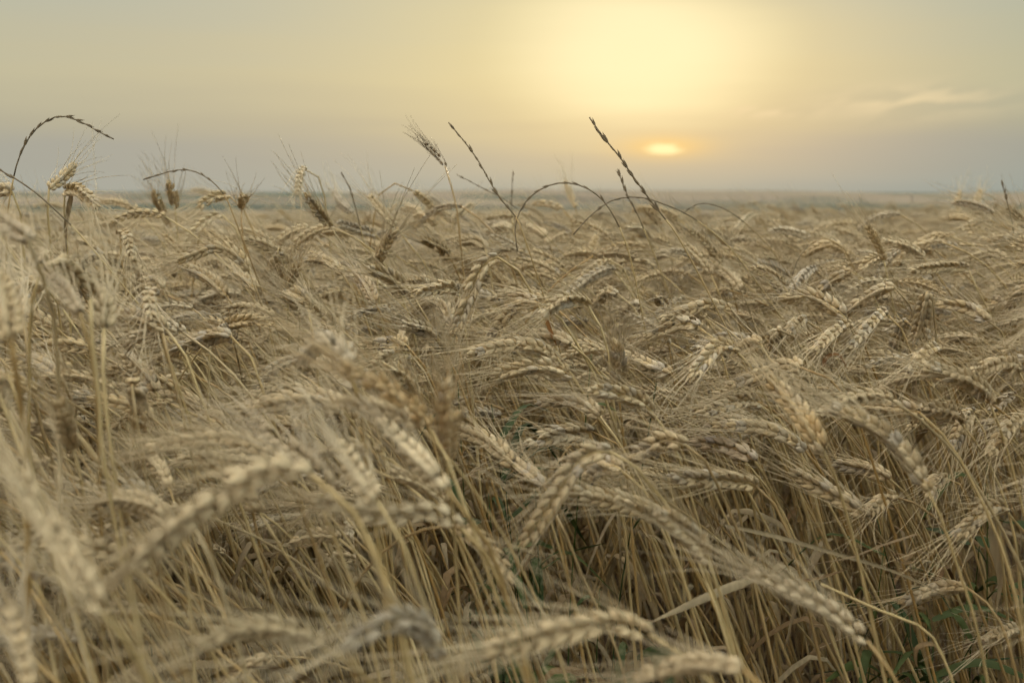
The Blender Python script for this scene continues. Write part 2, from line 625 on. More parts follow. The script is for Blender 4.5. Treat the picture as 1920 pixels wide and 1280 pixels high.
ys = np.concatenate([np.linspace(-3, 24, 82), np.geomspace(26, 14000, 120)])
us = np.linspace(-1, 1, 121)
verts, faces = [], []
for y in ys:
    half = 6 + max(y, 0) * 1.15
    xs = us * half
    zs = ground_z(xs, np.full_like(xs, y))
    verts += list(zip(xs, np.full_like(xs, y), zs))
W_ = len(us)
for i in range(len(ys) - 1):
    for j in range(W_ - 1):
        faces.append((i * W_ + j, i * W_ + j + 1, (i + 1) * W_ + j + 1, (i + 1) * W_ + j))
ground = link('ground', make_mesh('ground', verts, faces, [MAT['ground']]))
tag(ground, 'brown soil under the wheat, falling away to a wide hazy farmed plain', kind='structure')

# ------------------------------------------------------------------ wheat: one plant as raw pieces
def wheat_pieces(stem_pts, ear_pts, r, ref, leaves=(), stem_r=0.0016, awn_len=0.062, openness=1.0, size=1.0, awn_spread=1.0, stem_n=26, per=1):
    """stem_pts: ground -> ear base, ear_pts: ear base -> tip (metres)"""
    full = np.vstack([stem_pts, ear_pts[1:]])
    C, _, L = catmull(full, 160)
    # cut the smooth line where the ear starts
    k = int(np.argmin(np.linalg.norm(C - np.asarray(ear_pts[0]), axis=1)))
    k = min(max(k, 5), len(C) - 6)
    S, ST, SL = resample(C[:k + 1], stem_n)
    E, ET, EL = resample(C[k:], 22)
    stem = Geo()
    rad = stem_radius(stem_n, stem_r, stem_r * 0.55)
    nodes = (0.22, 0.5, 0.74)
    for q in nodes:                                     # swollen joints of the straw
        rad[int(q * stem_n)] *= 1.28
    stem.add(*tube(S, ST, rad, 6))
    lay, TT, EC = ear_layout(E, ET, ref, r, openness=openness, size=size)
    rachis = Geo()
    rachis.add(*tube(E[:-2], ET[:-2], np.linspace(stem_r * 0.6, 0.0007, len(E) - 2), 5))
    awns = Geo()
    awns.add(*awn_geo(lay, TT, r, awn_len, per, spread=awn_spread))
    lv = []
    for q, ang, ln, wd, drop in leaves:
        i = int(q * (stem_n - 1))
        p0 = S[i]
        d = np.array([math.cos(ang), math.sin(ang), 0])
        pts = [p0, p0 + d * ln * 0.18 + np.array([0, 0, ln * 0.22]), p0 + d * ln * 0.48 + np.array([0, 0, ln * (0.22 - 0.35 * drop)]),
               p0 + d * ln * (0.62 + 0.1 * (1 - drop)) + np.array([0, 0, ln * (0.1 - 0.95 * drop)])]
        Q, T, _ = catmull(pts, 12)
        g = Geo().add(*ribbon(Q, T, blade_width(12, wd), np.cross(T[0], [0, 0, 1.0]), r.uniform(-2.6, 2.6), 0.3))
        lv.append(g)
    return stem, rachis, lay, awns, lv, S, E


def ear_joined(lay):
    g = Geo()
    for k, M, loc in lay:
        g.add(SPK[k][0] @ M.T + loc, SPK[k][1])
    return g


# ------------------------------------------------------------------ variants for the mass of the crop (all lean along -X)
def variant(k):
    r = np.random.default_rng(900 + k)
    H = r.uniform(0.70, 0.80)
    nod = [R(100), R(118), R(135), R(88), R(150), R(70), R(108), R(128), R(95), R(140), R(60), R(112), R(160), R(122), R(82), R(104), R(35), R(145), R(50), R(98)][k % 20] + R(8) + r.normal(0, 0.08)
    lean = r.uniform(R(13), R(33))
    # integrate the direction angle along the straw: nearly upright, then bending over at the neck
    n = 60
    sl = np.linspace(0, 1, n)
    EL = r.uniform(0.066, 0.102)
    SLn = H * 1.18
    neck = 0.80 if k % 3 else 0.90
    th_stem = lean * (0.4 + 0.9 * sl) + (nod * 0.52 - lean * 1.3) * np.clip((sl - neck + 0.12) / (1.12 - neck), 0, 1) ** 1.6
    ds = SLn / (n - 1)
    side = r.normal(0, 0.25)
    P = [np.zeros(3)]
    for a, s in zip(th_stem[:-1], sl):
        P.append(P[-1] + ds * np.array([-math.sin(a), side * s * math.sin(a), math.cos(a)]))
    P = np.array(P)
    a0 = th_stem[-1]
    m = 14
    E = [P[-1]]
    for i in range(m):
        a = a0 + (nod - a0) * ((i + 1) / m) ** 0.8
        E.append(E[-1] + EL / m * np.array([-math.sin(a), side * math.sin(a), math.cos(a)]))
    E = np.array(E)
    tw = r.uniform(0, math.pi)
    ref = np.array([math.cos(tw) * 0.3, math.sin(tw), math.cos(tw)])
    lv = []
    for q in (0.42, 0.68):
        if r.uniform() < 0.75:
            lv.append((q + r.uniform(-.08, .08), r.uniform(0, 6.28), r.uniform(0.12, 0.22), r.uniform(0.0028, 0.0048), r.uniform(0.3, 1.0)))
    step = np.vstack([P[::6], P[-1:]])
    return wheat_pieces(step, E[::3] if len(E[::3]) > 3 else E, r, ref, lv, r.uniform(0.0017, 0.0025), r.uniform(0.078, 0.108),
                        r.uniform(0.7, 1.5), (0.8 if k % 5 == 2 else r.uniform(0.95, 1.16)), (1.5 if k % 6 == 1 else r.uniform(0.5, 1.05)))


NVAR = 28
VARS = []
for k in range(NVAR):
    stem, rachis, lay, awns, lv, S, E = variant(k)
    earg = ear_joined(lay)
    d = dict(stem=stem.mesh('stem', MAT['straw']), ear=earg.mesh('ear', MAT['husk']), awns=awns.mesh('awns', MAT['awn']),
             leaves=[g.mesh('leaf', MAT['leaf']) for g in lv], S=S, E=E)
    # whole plant as one mesh, for the uncountable rest of the crop
    vs, fs, mi = [], [], []
    off = 0
    for g, m in [(stem, 0), (earg, 1), (awns, 2)] + [(q, 3) for q in lv]:
        v = g.verts()
        vs.append(v)
        fs += [tuple(i + off for i in f) for f in g.f]
        mi += [m] * len(g.f)
        off += len(v)
    d['whole'] = make_mesh('wheat_plant', np.vstack(vs), fs, [MAT['straw'], MAT['husk'], MAT['awn'], MAT['leaf']], mi)
    VARS.append(d)

# ------------------------------------------------------------------ wheat plants traced from the photograph
# key, ear (base -> tip) and straw (ear base -> down) in photo pixels, depth in metres, options
HERO = []


def Wh(ear, stem, d, label=None, **kw):
    HERO.append((ear, stem, d, label, kw))


# --- skyline, far left to right
Wh([(90, 357), (112, 338), (137, 312)], [(88, 380), (92, 430)], 1.25, 'dark wheat ear tilted right above the skyline near the left edge', aw=1.6)
Wh([(122, 358), (140, 355), (160, 366), (178, 385)], [(118, 368), (122, 410), (126, 470)], 1.2, 'wheat ear bent over to the right with a golden leaf hanging beside its straw',
   aw=1.6, leaf=[[(135, 360), (130, 385), (124, 425), (125, 475)]], lw=.003)
Wh([(20, 358), (5, 356), (-20, 362)], [(32, 370), (40, 420)], 1.2, 'wheat ear cut by the left frame edge just below the tall grass arch')
Wh([(328, 388), (324, 366), (318, 345)], [(330, 410), (334, 450)], 1.7, 'upright dark wheat ear on the skyline under the left grass arch', aw=1.7)
Wh([(306, 398), (296, 380), (290, 362)], [(308, 420)], 1.9, 'small upright wheat ear just left of the skyline ear under the grass arch')
Wh([(428, 367), (402, 369), (375, 385)], [(445, 372), (460, 400)], 1.6, 'wheat ear drooping left on the skyline at the foot of the left grass arch')
Wh([(453, 388), (456, 378), (455, 368)], [(452, 410), (455, 440)], 1.5, 'wheat ear seen end-on like a star on the skyline', aw=2.2, dt=-.07)
Wh([(573, 317), (562, 330), (558, 360)], [(590, 322), (605, 352), (612, 400)], 1.6, 'dark hooked wheat ear hanging down against the sky')
Wh([(618, 422), (597, 395), (575, 368)], [(640, 455), (660, 500)], 1.4, 'wheat ear leaning left on the skyline with long bristles pointing up', aw=1.5)
Wh([(660, 400), (640, 382), (628, 362)], [(680, 430)], 1.9, 'wheat ear on the skyline right of the dark hooked ear')
Wh([(742, 425), (718, 398), (697, 371)], [(765, 455), (800, 500)], 1.5, 'wheat ear leaning left with tall bristles below the small middle arch', aw=1.6)
Wh([(775, 358), (795, 374), (817, 396)], [(745, 343), (712, 362), (700, 420)], 1.65, 'wheat ear nodding right from a low arched straw at the skyline')
Wh([(835, 312), (820, 292), (798, 272)], [(845, 345), (856, 387), (862, 440)], 1.5, 'dark wheat ear on a thin straw standing alone against the sky', sz=.6, aw=.35, al=.045, dt=0.0, tint=(.34, .30, .27))
Wh([(1080, 390), (1070, 366), (1062, 343)], [(1082, 420)], 2.3, 'upright blurred wheat ear on the skyline inside the wide grass arch', aw=1.6)
Wh([(1052, 391), (1030, 382), (1003, 381)], [(1068, 402), (1075, 440)], 2.1, 'level wheat ear on the skyline at the left foot of the wide grass arch')
Wh([(1798, 400), (1795, 378), (1800, 362)], [(1800, 440)], 2.6, 'left of two dark ears rising from the right-hand skyline')
Wh([(1826, 395), (1832, 375), (1838, 358)], [(1824, 440)], 2.6, 'right of two dark ears rising from the right-hand skyline')
# --- upper left
Wh([(415, 402), (385, 415), (362, 438), (346, 462)], [(430, 408), (447, 440), (465, 495), (480, 545)], 1.55, 'dark braided wheat ear drooping left just under the left skyline')
Wh([(385, 428), (410, 450), (437, 455), (462, 470)], [(380, 415), (372, 450)], 1.62, 'dark wheat ear drooping right, crossing under the dark braided one')
Wh([(467, 508), (440, 476), (405, 464), (340, 486)], [(482, 548), (500, 600), (520, 660)], 1.18, 'plump pale wheat ear arching left at upper left, below two dark ears')
Wh([(428, 558), (392, 522), (348, 502)], [(447, 592), (467, 645), (492, 705)], 1.3, 'bristly wheat ear slanting up to the left under the plump pale ear')
Wh([(305, 542), (285, 528), (230, 550)], [(322, 582), (347, 655), (365, 720)], 1.35)
Wh([(225, 443), (238, 446), (248, 482)], [(227, 482), (235, 535), (240, 600)], 1.3, 'wheat ear hooked over a pale upright straw at upper left')
Wh([(190, 478), (172, 480), (152, 500)], [(203, 494), (218, 522), (226, 560)], 1.5)
Wh([(55, 455), (28, 430), (-12, 402)], [(68, 492), (90, 545), (104, 620)], .62, 'large blurred wheat ear entering from the left edge below the skyline', tint=(1, .95, .87))
Wh([(75, 500), (112, 492), (172, 538)], [(64, 535), (57, 600), (55, 690)], .74, 'blurred wheat ear nodding right near the left edge')
Wh([(152, 592), (128, 555), (96, 524)], [(166, 640), (178, 710), (184, 800)], .64, 'blurred wheat ear leaning left on a thick pale straw near the left edge')
Wh([(195, 615), (198, 590), (190, 552)], [(192, 650), (194, 720), (202, 800)], .66, 'blurred upright wheat ear atop a pair of pale straws at left', dt=.02)
Wh([(312, 618), (270, 598), (224, 590)], [(338, 645), (360, 700)], .84, 'wheat ear pointing left beside a single golden straw at left')
Wh([(430, 630), (395, 632), (325, 660)], [(455, 645), (476, 682), (492, 730)], .92, 'fuzzy wheat ear drooping left across the left middle of the field')
Wh([(287, 551), (280, 558), (282, 595)], [(292, 560), (299, 605), (306, 645), (327, 705)], .9, 'wheat ear hooked back behind its own golden straw at left')
Wh([(20, 640), (12, 580), (-4, 520)], [(30, 700), (45, 800)], .5, 'very blurred upright wheat ear at the left frame edge')
Wh([(45, 600), (44, 575), (36, 545)], [(50, 650), (58, 720)], .8)
Wh([(88, 538), (62, 532), (30, 545)], [(105, 560), (115, 620)], 1.0)
Wh([(160, 560), (140, 520), (110, 490)], [(172, 600)], 1.1)
Wh([(480, 545), (462, 525), (443, 514)], [(495, 580), (510, 640)], 1.25)
# --- upper centre
Wh([(932, 482), (905, 500), (882, 550), (855, 617)], [(946, 485), (968, 503), (990, 537), (1010, 575)], 1.08, 'sharp braided wheat ear hanging down to the left at the picture centre', tw=0)
Wh([(862, 552), (842, 538), (815, 542), (788, 546)], [(868, 580), (875, 640)], 1.14, 'level wheat ear pointing left just beside the sharp hanging ear')
Wh([(642, 514), (615, 490), (578, 486)], [(667, 553), (687, 605), (703, 650)], 1.28)
Wh([(775, 556), (738, 522), (698, 504)], [(802, 600), (832, 655)], 1.16)
Wh([(708, 494), (718, 468), (736, 438)], [(706, 520), (712, 570)], 1.25, 'pale upright wheat ear with fanned bristles left of centre', aw=1.8)
Wh([(577, 570), (556, 552), (533, 556)], [(582, 602), (590, 645), (596, 700)], 1.1)
Wh([(640, 618), (612, 592), (576, 568)], [(682, 658), (720, 700)], 1.08)
Wh([(838, 665), (802, 622), (763, 608)], [(853, 695), (870, 740)], 1.08, 'greyish wheat ear slanting up to the left below the level ear', tint=(.9, .93, 1.02))
Wh([(764, 649), (740, 640), (690, 646)], [(792, 682), (812, 720)], 1.0)
Wh([(770, 665), (745, 662), (705, 678)], [(792, 690), (810, 730)], 1.03)
Wh([(655, 690), (640, 648), (605, 641), (566, 672)], [(668, 730), (680, 790)], .62, 'blurred wheat ear curled over to the left in the left middle')
Wh([(910, 467), (895, 452), (858, 455)], [(916, 485), (922, 530)], 1.55)
Wh([(838, 477), (818, 460), (794, 449)], [(855, 505)], 1.5)
Wh([(705, 441), (672, 430), (638, 418)], [(730, 470)], 1.6)
Wh([(790, 402), (775, 392), (756, 391)], [(798, 425), (802, 460)], 2.0)
Wh([(960, 430), (940, 426), (914, 434)], [(970, 450), (975, 490)], 1.8)
Wh([(852, 412), (868, 398), (882, 385)], [(845, 435)], 2.0)
Wh([(520, 470), (524, 490), (530, 520)], [(520, 455), (534, 500), (540, 580)], 1.35)
Wh([(560, 590), (540, 540), (556, 500)], [(562, 620)], 1.2)
Wh([(705, 570), (690, 540), (668, 515)], [(725, 610), (745, 660)], 1.2, tint=(.95, .93, .95))
Wh([(855, 630), (838, 580), (812, 562)], [(862, 660)], 1.2)
# --- upper right of centre
Wh([(1012, 569), (985, 566), (955, 585), (922, 628)], [(1036, 582), (1065, 615), (1086, 652), (1116, 705), (1140, 760)], 1.0, 'sharp plump wheat ear arching left, left of a pair at the picture centre')
Wh([(1103, 573), (1076, 562), (1050, 566), (1022, 584)], [(1121, 602), (1137, 640), (1142, 670)], 1.03, 'sharp plump wheat ear arching left, right of a pair at the picture centre')
Wh([(1073, 647), (1046, 634), (984, 628)], [(1102, 672), (1132, 715), (1150, 760)], 1.0, 'plump wheat ear pointing left right under the pair of arching ears')
Wh([(1042, 670), (1010, 650), (955, 648), (888, 660)], [(1072, 702), (1095, 742), (1130, 800)], .98, 'long wheat ear pointing left with bristles gathered to a point')
Wh([(1073, 707), (1040, 690), (1000, 686), (932, 702)], [(1092, 732), (1112, 772), (1142, 812), (1172, 840)], .96)
Wh([(1200, 572), (1185, 577), (1164, 598)], [(1220, 580), (1240, 610), (1255, 650)], 1.35)
Wh([(1140, 487), (1112, 505), (1073, 537)], [(1166, 500), (1187, 542), (1204, 580)], 1.5)
Wh([(1153, 508), (1122, 511), (1068, 547)], [(1177, 540), (1202, 580)], 1.45)
Wh([(1237, 519), (1220, 518), (1194, 528)], [(1247, 538), (1262, 575)], 1.6)
Wh([(1366, 577), (1332, 570), (1300, 578), (1248, 597)], [(1388, 598), (1412, 625), (1430, 660)], 1.18, 'sharp wheat ear arching left in the right middle, under a bare stretch')
Wh([(1312, 614), (1280, 607), (1224, 627)], [(1338, 632), (1352, 660)], 1.12)
Wh([(1380, 657), (1350, 650), (1325, 672), (1298, 704)], [(1397, 672), (1414, 697), (1430, 730)], .96)
Wh([(1427, 646), (1405, 649), (1383, 663)], [(1442, 667), (1455, 700)], .97)
Wh([(1160, 730), (1160, 690), (1156, 648)], [(1163, 765), (1170, 830)], .95, 'upright pale wheat ear in the centre with bristles pointing up')
Wh([(1257, 702), (1220, 688), (1178, 664)], [(1282, 727), (1304, 750)], 1.0)
Wh([(1243, 575), (1241, 565), (1238, 556)], [(1246, 600), (1255, 650)], 1.3, 'pale wheat ear seen end-on as a small bristly star right of centre', dt=-.07, aw=2.0)
Wh([(1420, 402), (1402, 408), (1382, 427)], [(1432, 415), (1440, 450)], 2.1)
Wh([(1372, 462), (1352, 444), (1330, 430)], [(1385, 490)], 1.8)
Wh([(1352, 492), (1330, 462), (1298, 434)], [(1370, 532), (1380, 570)], 1.55)
Wh([(1030, 456), (1014, 436), (994, 425)], [(1037, 482), (1040, 535)], 1.8)
Wh([(1390, 545), (1372, 520), (1345, 500)], [(1405, 580)], 1.5)
Wh([(1160, 552), (1140, 548), (1115, 572)], [(1180, 565), (1200, 600)], 1.35)
Wh([(1255, 480), (1240, 477), (1222, 492)], [(1264, 500)], 1.8)
Wh([(1410, 800), (1380, 790), (1330, 798)], [(1435, 815)], 1.0)
# --- right, upper
Wh([(1585, 596), (1548, 567), (1512, 555), (1474, 560)], [(1592, 612), (1612, 648), (1624, 692), (1636, 735), (1643, 780)], 1.1, 'sharp wheat ear arching left at right with its straw dropping straight down')
Wh([(1675, 538), (1640, 550), (1583, 588)], [(1695, 555), (1725, 610), (1750, 660)], 1.18)
Wh([(1600, 508), (1570, 520), (1528, 553)], [(1618, 518), (1640, 560)], 1.38)
Wh([(1526, 505), (1508, 515), (1488, 538)], [(1540, 515), (1560, 545)], 1.5)
Wh([(1738, 548), (1730, 590), (1712, 645)], [(1746, 552), (1752, 600), (1758, 660)], 1.13, 'wheat ear hanging straight down at right with bristles spread below', aw=1.5)
Wh([(1660, 586), (1635, 605), (1598, 648)], [(1675, 590), (1700, 640)], 1.14)
Wh([(1592, 610), (1565, 622), (1533, 653)], [(1608, 620), (1630, 670)], 1.1)
Wh([(1852, 602), (1820, 580), (1768, 570)], [(1872, 614), (1893, 655), (1914, 700)], 1.18)
Wh([(1755, 655), (1738, 660), (1708, 690)], [(1765, 662), (1785, 720)], 1.0, aw=1.6)
Wh([(1906, 692), (1880, 680), (1828, 697)], [(1922, 710), (1940, 760)], .96)
Wh([(1817, 507), (1770, 500), (1714, 506)], [(1832, 542), (1872, 622)], 1.4)
Wh([(1892, 487), (1860, 475), (1798, 492)], [(1915, 510)], 1.5)
Wh([(1577, 463), (1550, 458), (1508, 477)], [(1592, 492), (1612, 525)], 1.6)
Wh([(1502, 690), (1485, 681), (1440, 697), (1372, 722)], [(1532, 692), (1562, 716), (1592, 752), (1612, 795)], .92, 'plump wheat ear arching left at right, its bowed straw running down to the right')
Wh([(1505, 600), (1494, 606), (1482, 622)], [(1526, 605), (1546, 632)], 1.2)
Wh([(1465, 618), (1452, 632), (1444, 662)], [(1492, 636), (1516, 692)], 1.1)
Wh([(1928, 540), (1910, 550), (1893, 572)], [(1945, 560)], 1.2)
Wh([(1700, 600), (1690, 620), (1672, 660)], [(1715, 600), (1730, 650)], 1.2)
# --- middle, blurred left foreground
Wh([(645, 770), (612, 750), (550, 748), (460, 770)], [(668, 805), (690, 870)], .74, 'blurred wheat ear lying level to the left, left of centre')
Wh([(508, 862), (470, 828), (400, 820), (284, 840)], [(542, 905), (575, 980)], .66, 'blurred wheat ear lying level to the left, lower left')
Wh([(575, 885), (510, 878), (400, 938), (256, 1052)], [(625, 918), (668, 965), (710, 1050), (740, 1150)], .47, 'large blurred wheat ear hanging down to the left in the lower left foreground')
Wh([(866, 990), (812, 960), (730, 966), (598, 938)], [(893, 1012), (922, 1062), (955, 1140)], .60, 'large blurred wheat ear lying level in the lower centre foreground')
Wh([(802, 795), (742, 738), (652, 688)], [(832, 845), (862, 925), (890, 1000)], .63, 'blurred orange-tinged wheat ear slanting up left beside the dark gap', tint=(1.15, 1.1, 1.05))  # tint lightens ear and awns, standing in for light that misses them
Wh([(836, 858), (840, 800), (838, 726)], [(842, 905), (850, 980)], .68, 'blurred upright wheat ear at the left side of the dark gap', tint=(1.15, 1.12, 1.08))  # tint makes up in colour for light its near side lacks
Wh([(834, 915), (780, 855), (718, 796)], [(882, 975), (915, 1020), (945, 1100)], .56, 'blurred wheat ear slanting up left above the level foreground ear')
Wh([(614, 905), (560, 850), (498, 806)], [(660, 960), (700, 1050)], .54, 'blurred grey wheat ear slanting up left in the left foreground', tint=(.85, .87, .95))
Wh([(704, 935), (672, 890), (640, 838)], [(740, 985), (770, 1060)], .52, 'blurred pale wheat ear leaning left behind the level foreground ear', tint=(.95, .97, 1.0))
Wh([(672, 732), (640, 700), (604, 678)], [(695, 765)], .86)
Wh([(778, 738), (758, 708), (728, 690)], [(792, 770), (815, 840)], .9)
Wh([(965, 872), (920, 830), (858, 803)], [(992, 892), (1015, 930), (1040, 1000)], .88, 'sharp wheat ear slanting down to the right across the dark gap')
Wh([(1020, 912), (990, 885), (958, 863)], [(1035, 940), (1050, 1000)], .85)
Wh([(247, 724), (258, 740), (263, 795)], [(250, 760), (259, 805), (271, 875), (279, 930)], .75, 'blurred wheat ear hooked over with its straw in front at left', tint=(1, .95, .87))
Wh([(292, 733), (268, 700), (238, 668)], [(317, 785), (340, 850)], .95)
Wh([(136, 832), (125, 800), (112, 760)], [(147, 875), (160, 950)], .68)
Wh([(190, 1142), (120, 1030), (28, 878)], [(240, 1210), (290, 1300)], .37, 'very large blurred wheat ear slanting up left in the lower left corner', sz=.76, aw=1.5)
Wh([(60, 1290), (40, 1215), (20, 1140)], [(80, 1340)], .40, 'very blurred wheat ear at the bottom left corner', sz=.76, aw=1.5)
Wh([(312, 962), (250, 936), (178, 946)], [(335, 1005), (350, 1080)], .62)
Wh([(602, 1212), (540, 1184), (470, 1177), (385, 1203)], [(652, 1242), (702, 1285), (740, 1340)], .50, 'blurred wheat ear lying level on the bottom edge, left of centre')
Wh([(824, 1218), (785, 1172), (740, 1164), (655, 1203)], [(852, 1252), (885, 1300)], .50, 'blurred fuzzy wheat ear arching left at the bottom centre', tint=(.93, .95, 1.0))
Wh([(1212, 1187), (1150, 1168), (1060, 1180), (928, 1217)], [(1262, 1212), (1332, 1278), (1370, 1340)], .54, 'blurred braided wheat ear lying level along the bottom, right of centre', tw=0)
Wh([(1402, 1258), (1340, 1243), (1290, 1248), (1205, 1268)], [(1442, 1292), (1470, 1340)], .47, 'blurred wheat ear cut by the bottom edge, right of centre')
Wh([(120, 720), (92, 690), (58, 672)], [(135, 770)], .9)
Wh([(420, 800), (398, 785), (370, 790)], [(440, 830)], .9)
# --- middle right of centre
Wh([(1290, 836), (1245, 826), (1215, 842), (1168, 858)], [(1312, 850), (1337, 892), (1357, 935), (1387, 1005), (1410, 1080)], .80, 'plump braided wheat ear pointing left at the centre right foreground', tw=0)
Wh([(1140, 846), (1092, 858), (1058, 905), (988, 1012)], [(1182, 866), (1222, 912), (1262, 962), (1297, 1012), (1330, 1090)], .72, 'large braided wheat ear hanging down left beside the dark gap', tw=0)
Wh([(1226, 777), (1196, 750), (1160, 738), (1113, 730)], [(1237, 795), (1258, 822), (1280, 880)], .9, 'plump wheat ear slanting down right above the large braided ear')
Wh([(1122, 777), (1092, 756), (1060, 750), (1018, 755)], [(1142, 802), (1168, 842), (1200, 900)], .95, 'greyish wheat ear pointing left beside the green gap, above a second one', tint=(.92, .94, 1.0))
Wh([(1107, 809), (1052, 813), (998, 827)], [(1132, 815), (1168, 845)], .97, 'wheat ear pointing left beside the green gap, just below the greyish ear')
Wh([(1167, 882), (1140, 872), (1103, 893)], [(1192, 902), (1227, 948), (1253, 1005), (1280, 1080)], .8)
Wh([(1262, 982), (1182, 946), (1083, 924)], [(1292, 1012), (1320, 1080), (1350, 1160)], .78, 'wheat ear slanting down right under the large braided ear')
Wh([(1420, 912), (1370, 900), (1320, 898), (1268, 893)], [(1443, 932), (1463, 965), (1490, 1040)], .86, 'sharp level braided wheat ear pointing left at lower right of centre', tw=0)
Wh([(1412, 862), (1372, 840), (1308, 827)], [(1433, 892), (1460, 950)], .9, 'greyish wheat ear pointing left above the level braided ear', tint=(.88, .88, .98))
Wh([(1505, 840), (1450, 808), (1400, 798), (1348, 800)], [(1532, 872), (1562, 922), (1584, 975), (1610, 1050)], .92, 'long wheat ear arching left at right above the slanting straws')
Wh([(1422, 757), (1395, 751), (1318, 772)], [(1442, 768), (1470, 800)], 1.0)
Wh([(1328, 1052), (1290, 1000), (1243, 962)], [(1347, 1102), (1372, 1182), (1402, 1275), (1420, 1340)], .70, 'blurred wheat ear running down into a bundle of straws beside a dry leaf')
# --- right
Wh([(1740, 918), (1692, 842), (1642, 800), (1572, 768)], [(1757, 952), (1772, 992), (1787, 1035), (1805, 1090), (1830, 1170)], .73, 'large fuzzy wheat ear slanting down to the right at right')
Wh([(1542, 842), (1502, 776), (1452, 718)], [(1562, 882), (1582, 945), (1600, 1010)], .76, 'blurred golden wheat ear slanting down right, left of the large fuzzy ear', tint=(1.03, .97, .85))
Wh([(1729, 776), (1692, 768), (1618, 760)], [(1746, 790), (1792, 847), (1827, 912), (1852, 962), (1874, 1015), (1900, 1100)], .86, 'wheat ear pointing left above the large fuzzy ear on a long bowed straw')
Wh([(1854, 752), (1818, 716), (1742, 689)], [(1871, 792), (1892, 855), (1907, 915), (1921, 965), (1935, 1040)], .9, 'wheat ear slanting down right near the right edge on a long straight straw')
Wh([(1802, 792), (1772, 771), (1722, 765)], [(1832, 832), (1862, 884), (1888, 950), (1905, 1020)], .94)
Wh([(1824, 774), (1808, 790), (1788, 835)], [(1835, 778), (1850, 830)], 1.0)
Wh([(1920, 786), (1892, 800), (1858, 848)], [(1932, 790), (1945, 850)], .95)
Wh([(1624, 967), (1562, 926), (1493, 889)], [(1638, 988), (1658, 1015), (1685, 1068), (1710, 1140)], .9, 'wheat ear slanting down right among bare straws at lower right')
Wh([(1677, 930), (1655, 938), (1628, 963)], [(1702, 936), (1742, 962), (1764, 980)], .96)
Wh([(1882, 952), (1850, 955), (1798, 1003)], [(1897, 972), (1922, 995)], .93)
Wh([(1667, 897), (1630, 880), (1573, 870)], [(1690, 915)], 1.05)
Wh([(1628, 1203), (1555, 1143), (1495, 1110), (1422, 1078)], [(1648, 1228), (1673, 1264), (1700, 1310)], .62, 'large blurred grey wheat ear slanting down right at the lower right foreground', tint=(.93, .94, .98))
Wh([(1812, 1101), (1770, 1102), (1698, 1127)], [(1832, 1112), (1862, 1144), (1884, 1185)], .9, 'wheat ear lying level low among straws in the lower right corner')
Wh([(1912, 1180), (1885, 1183), (1850, 1200)], [(1930, 1190)], 1.0)
Wh([(1770, 895), (1752, 905), (1742, 930)], [(1790, 895), (1810, 930)], 1.05)

THINGS = []        # (object, label or None, ear centre px, py, depth, direction word)


def direction_word(b, tip):
    dx, dy = tip[0] - b[0], tip[1] - b[1]
    if abs(dx) < 0.45 * abs(dy):
        return 'pointing up' if dy < 0 else 'hanging down'
    if dx < 0:
        return 'drooping left' if dy > 0.25 * abs(dx) else ('slanting up left' if dy < -0.35 * abs(dx) else 'lying left')
    return 'drooping right' if dy > 0.25 * abs(dx) else ('slanting up right' if dy < -0.35 * abs(dx) else 'lying right')


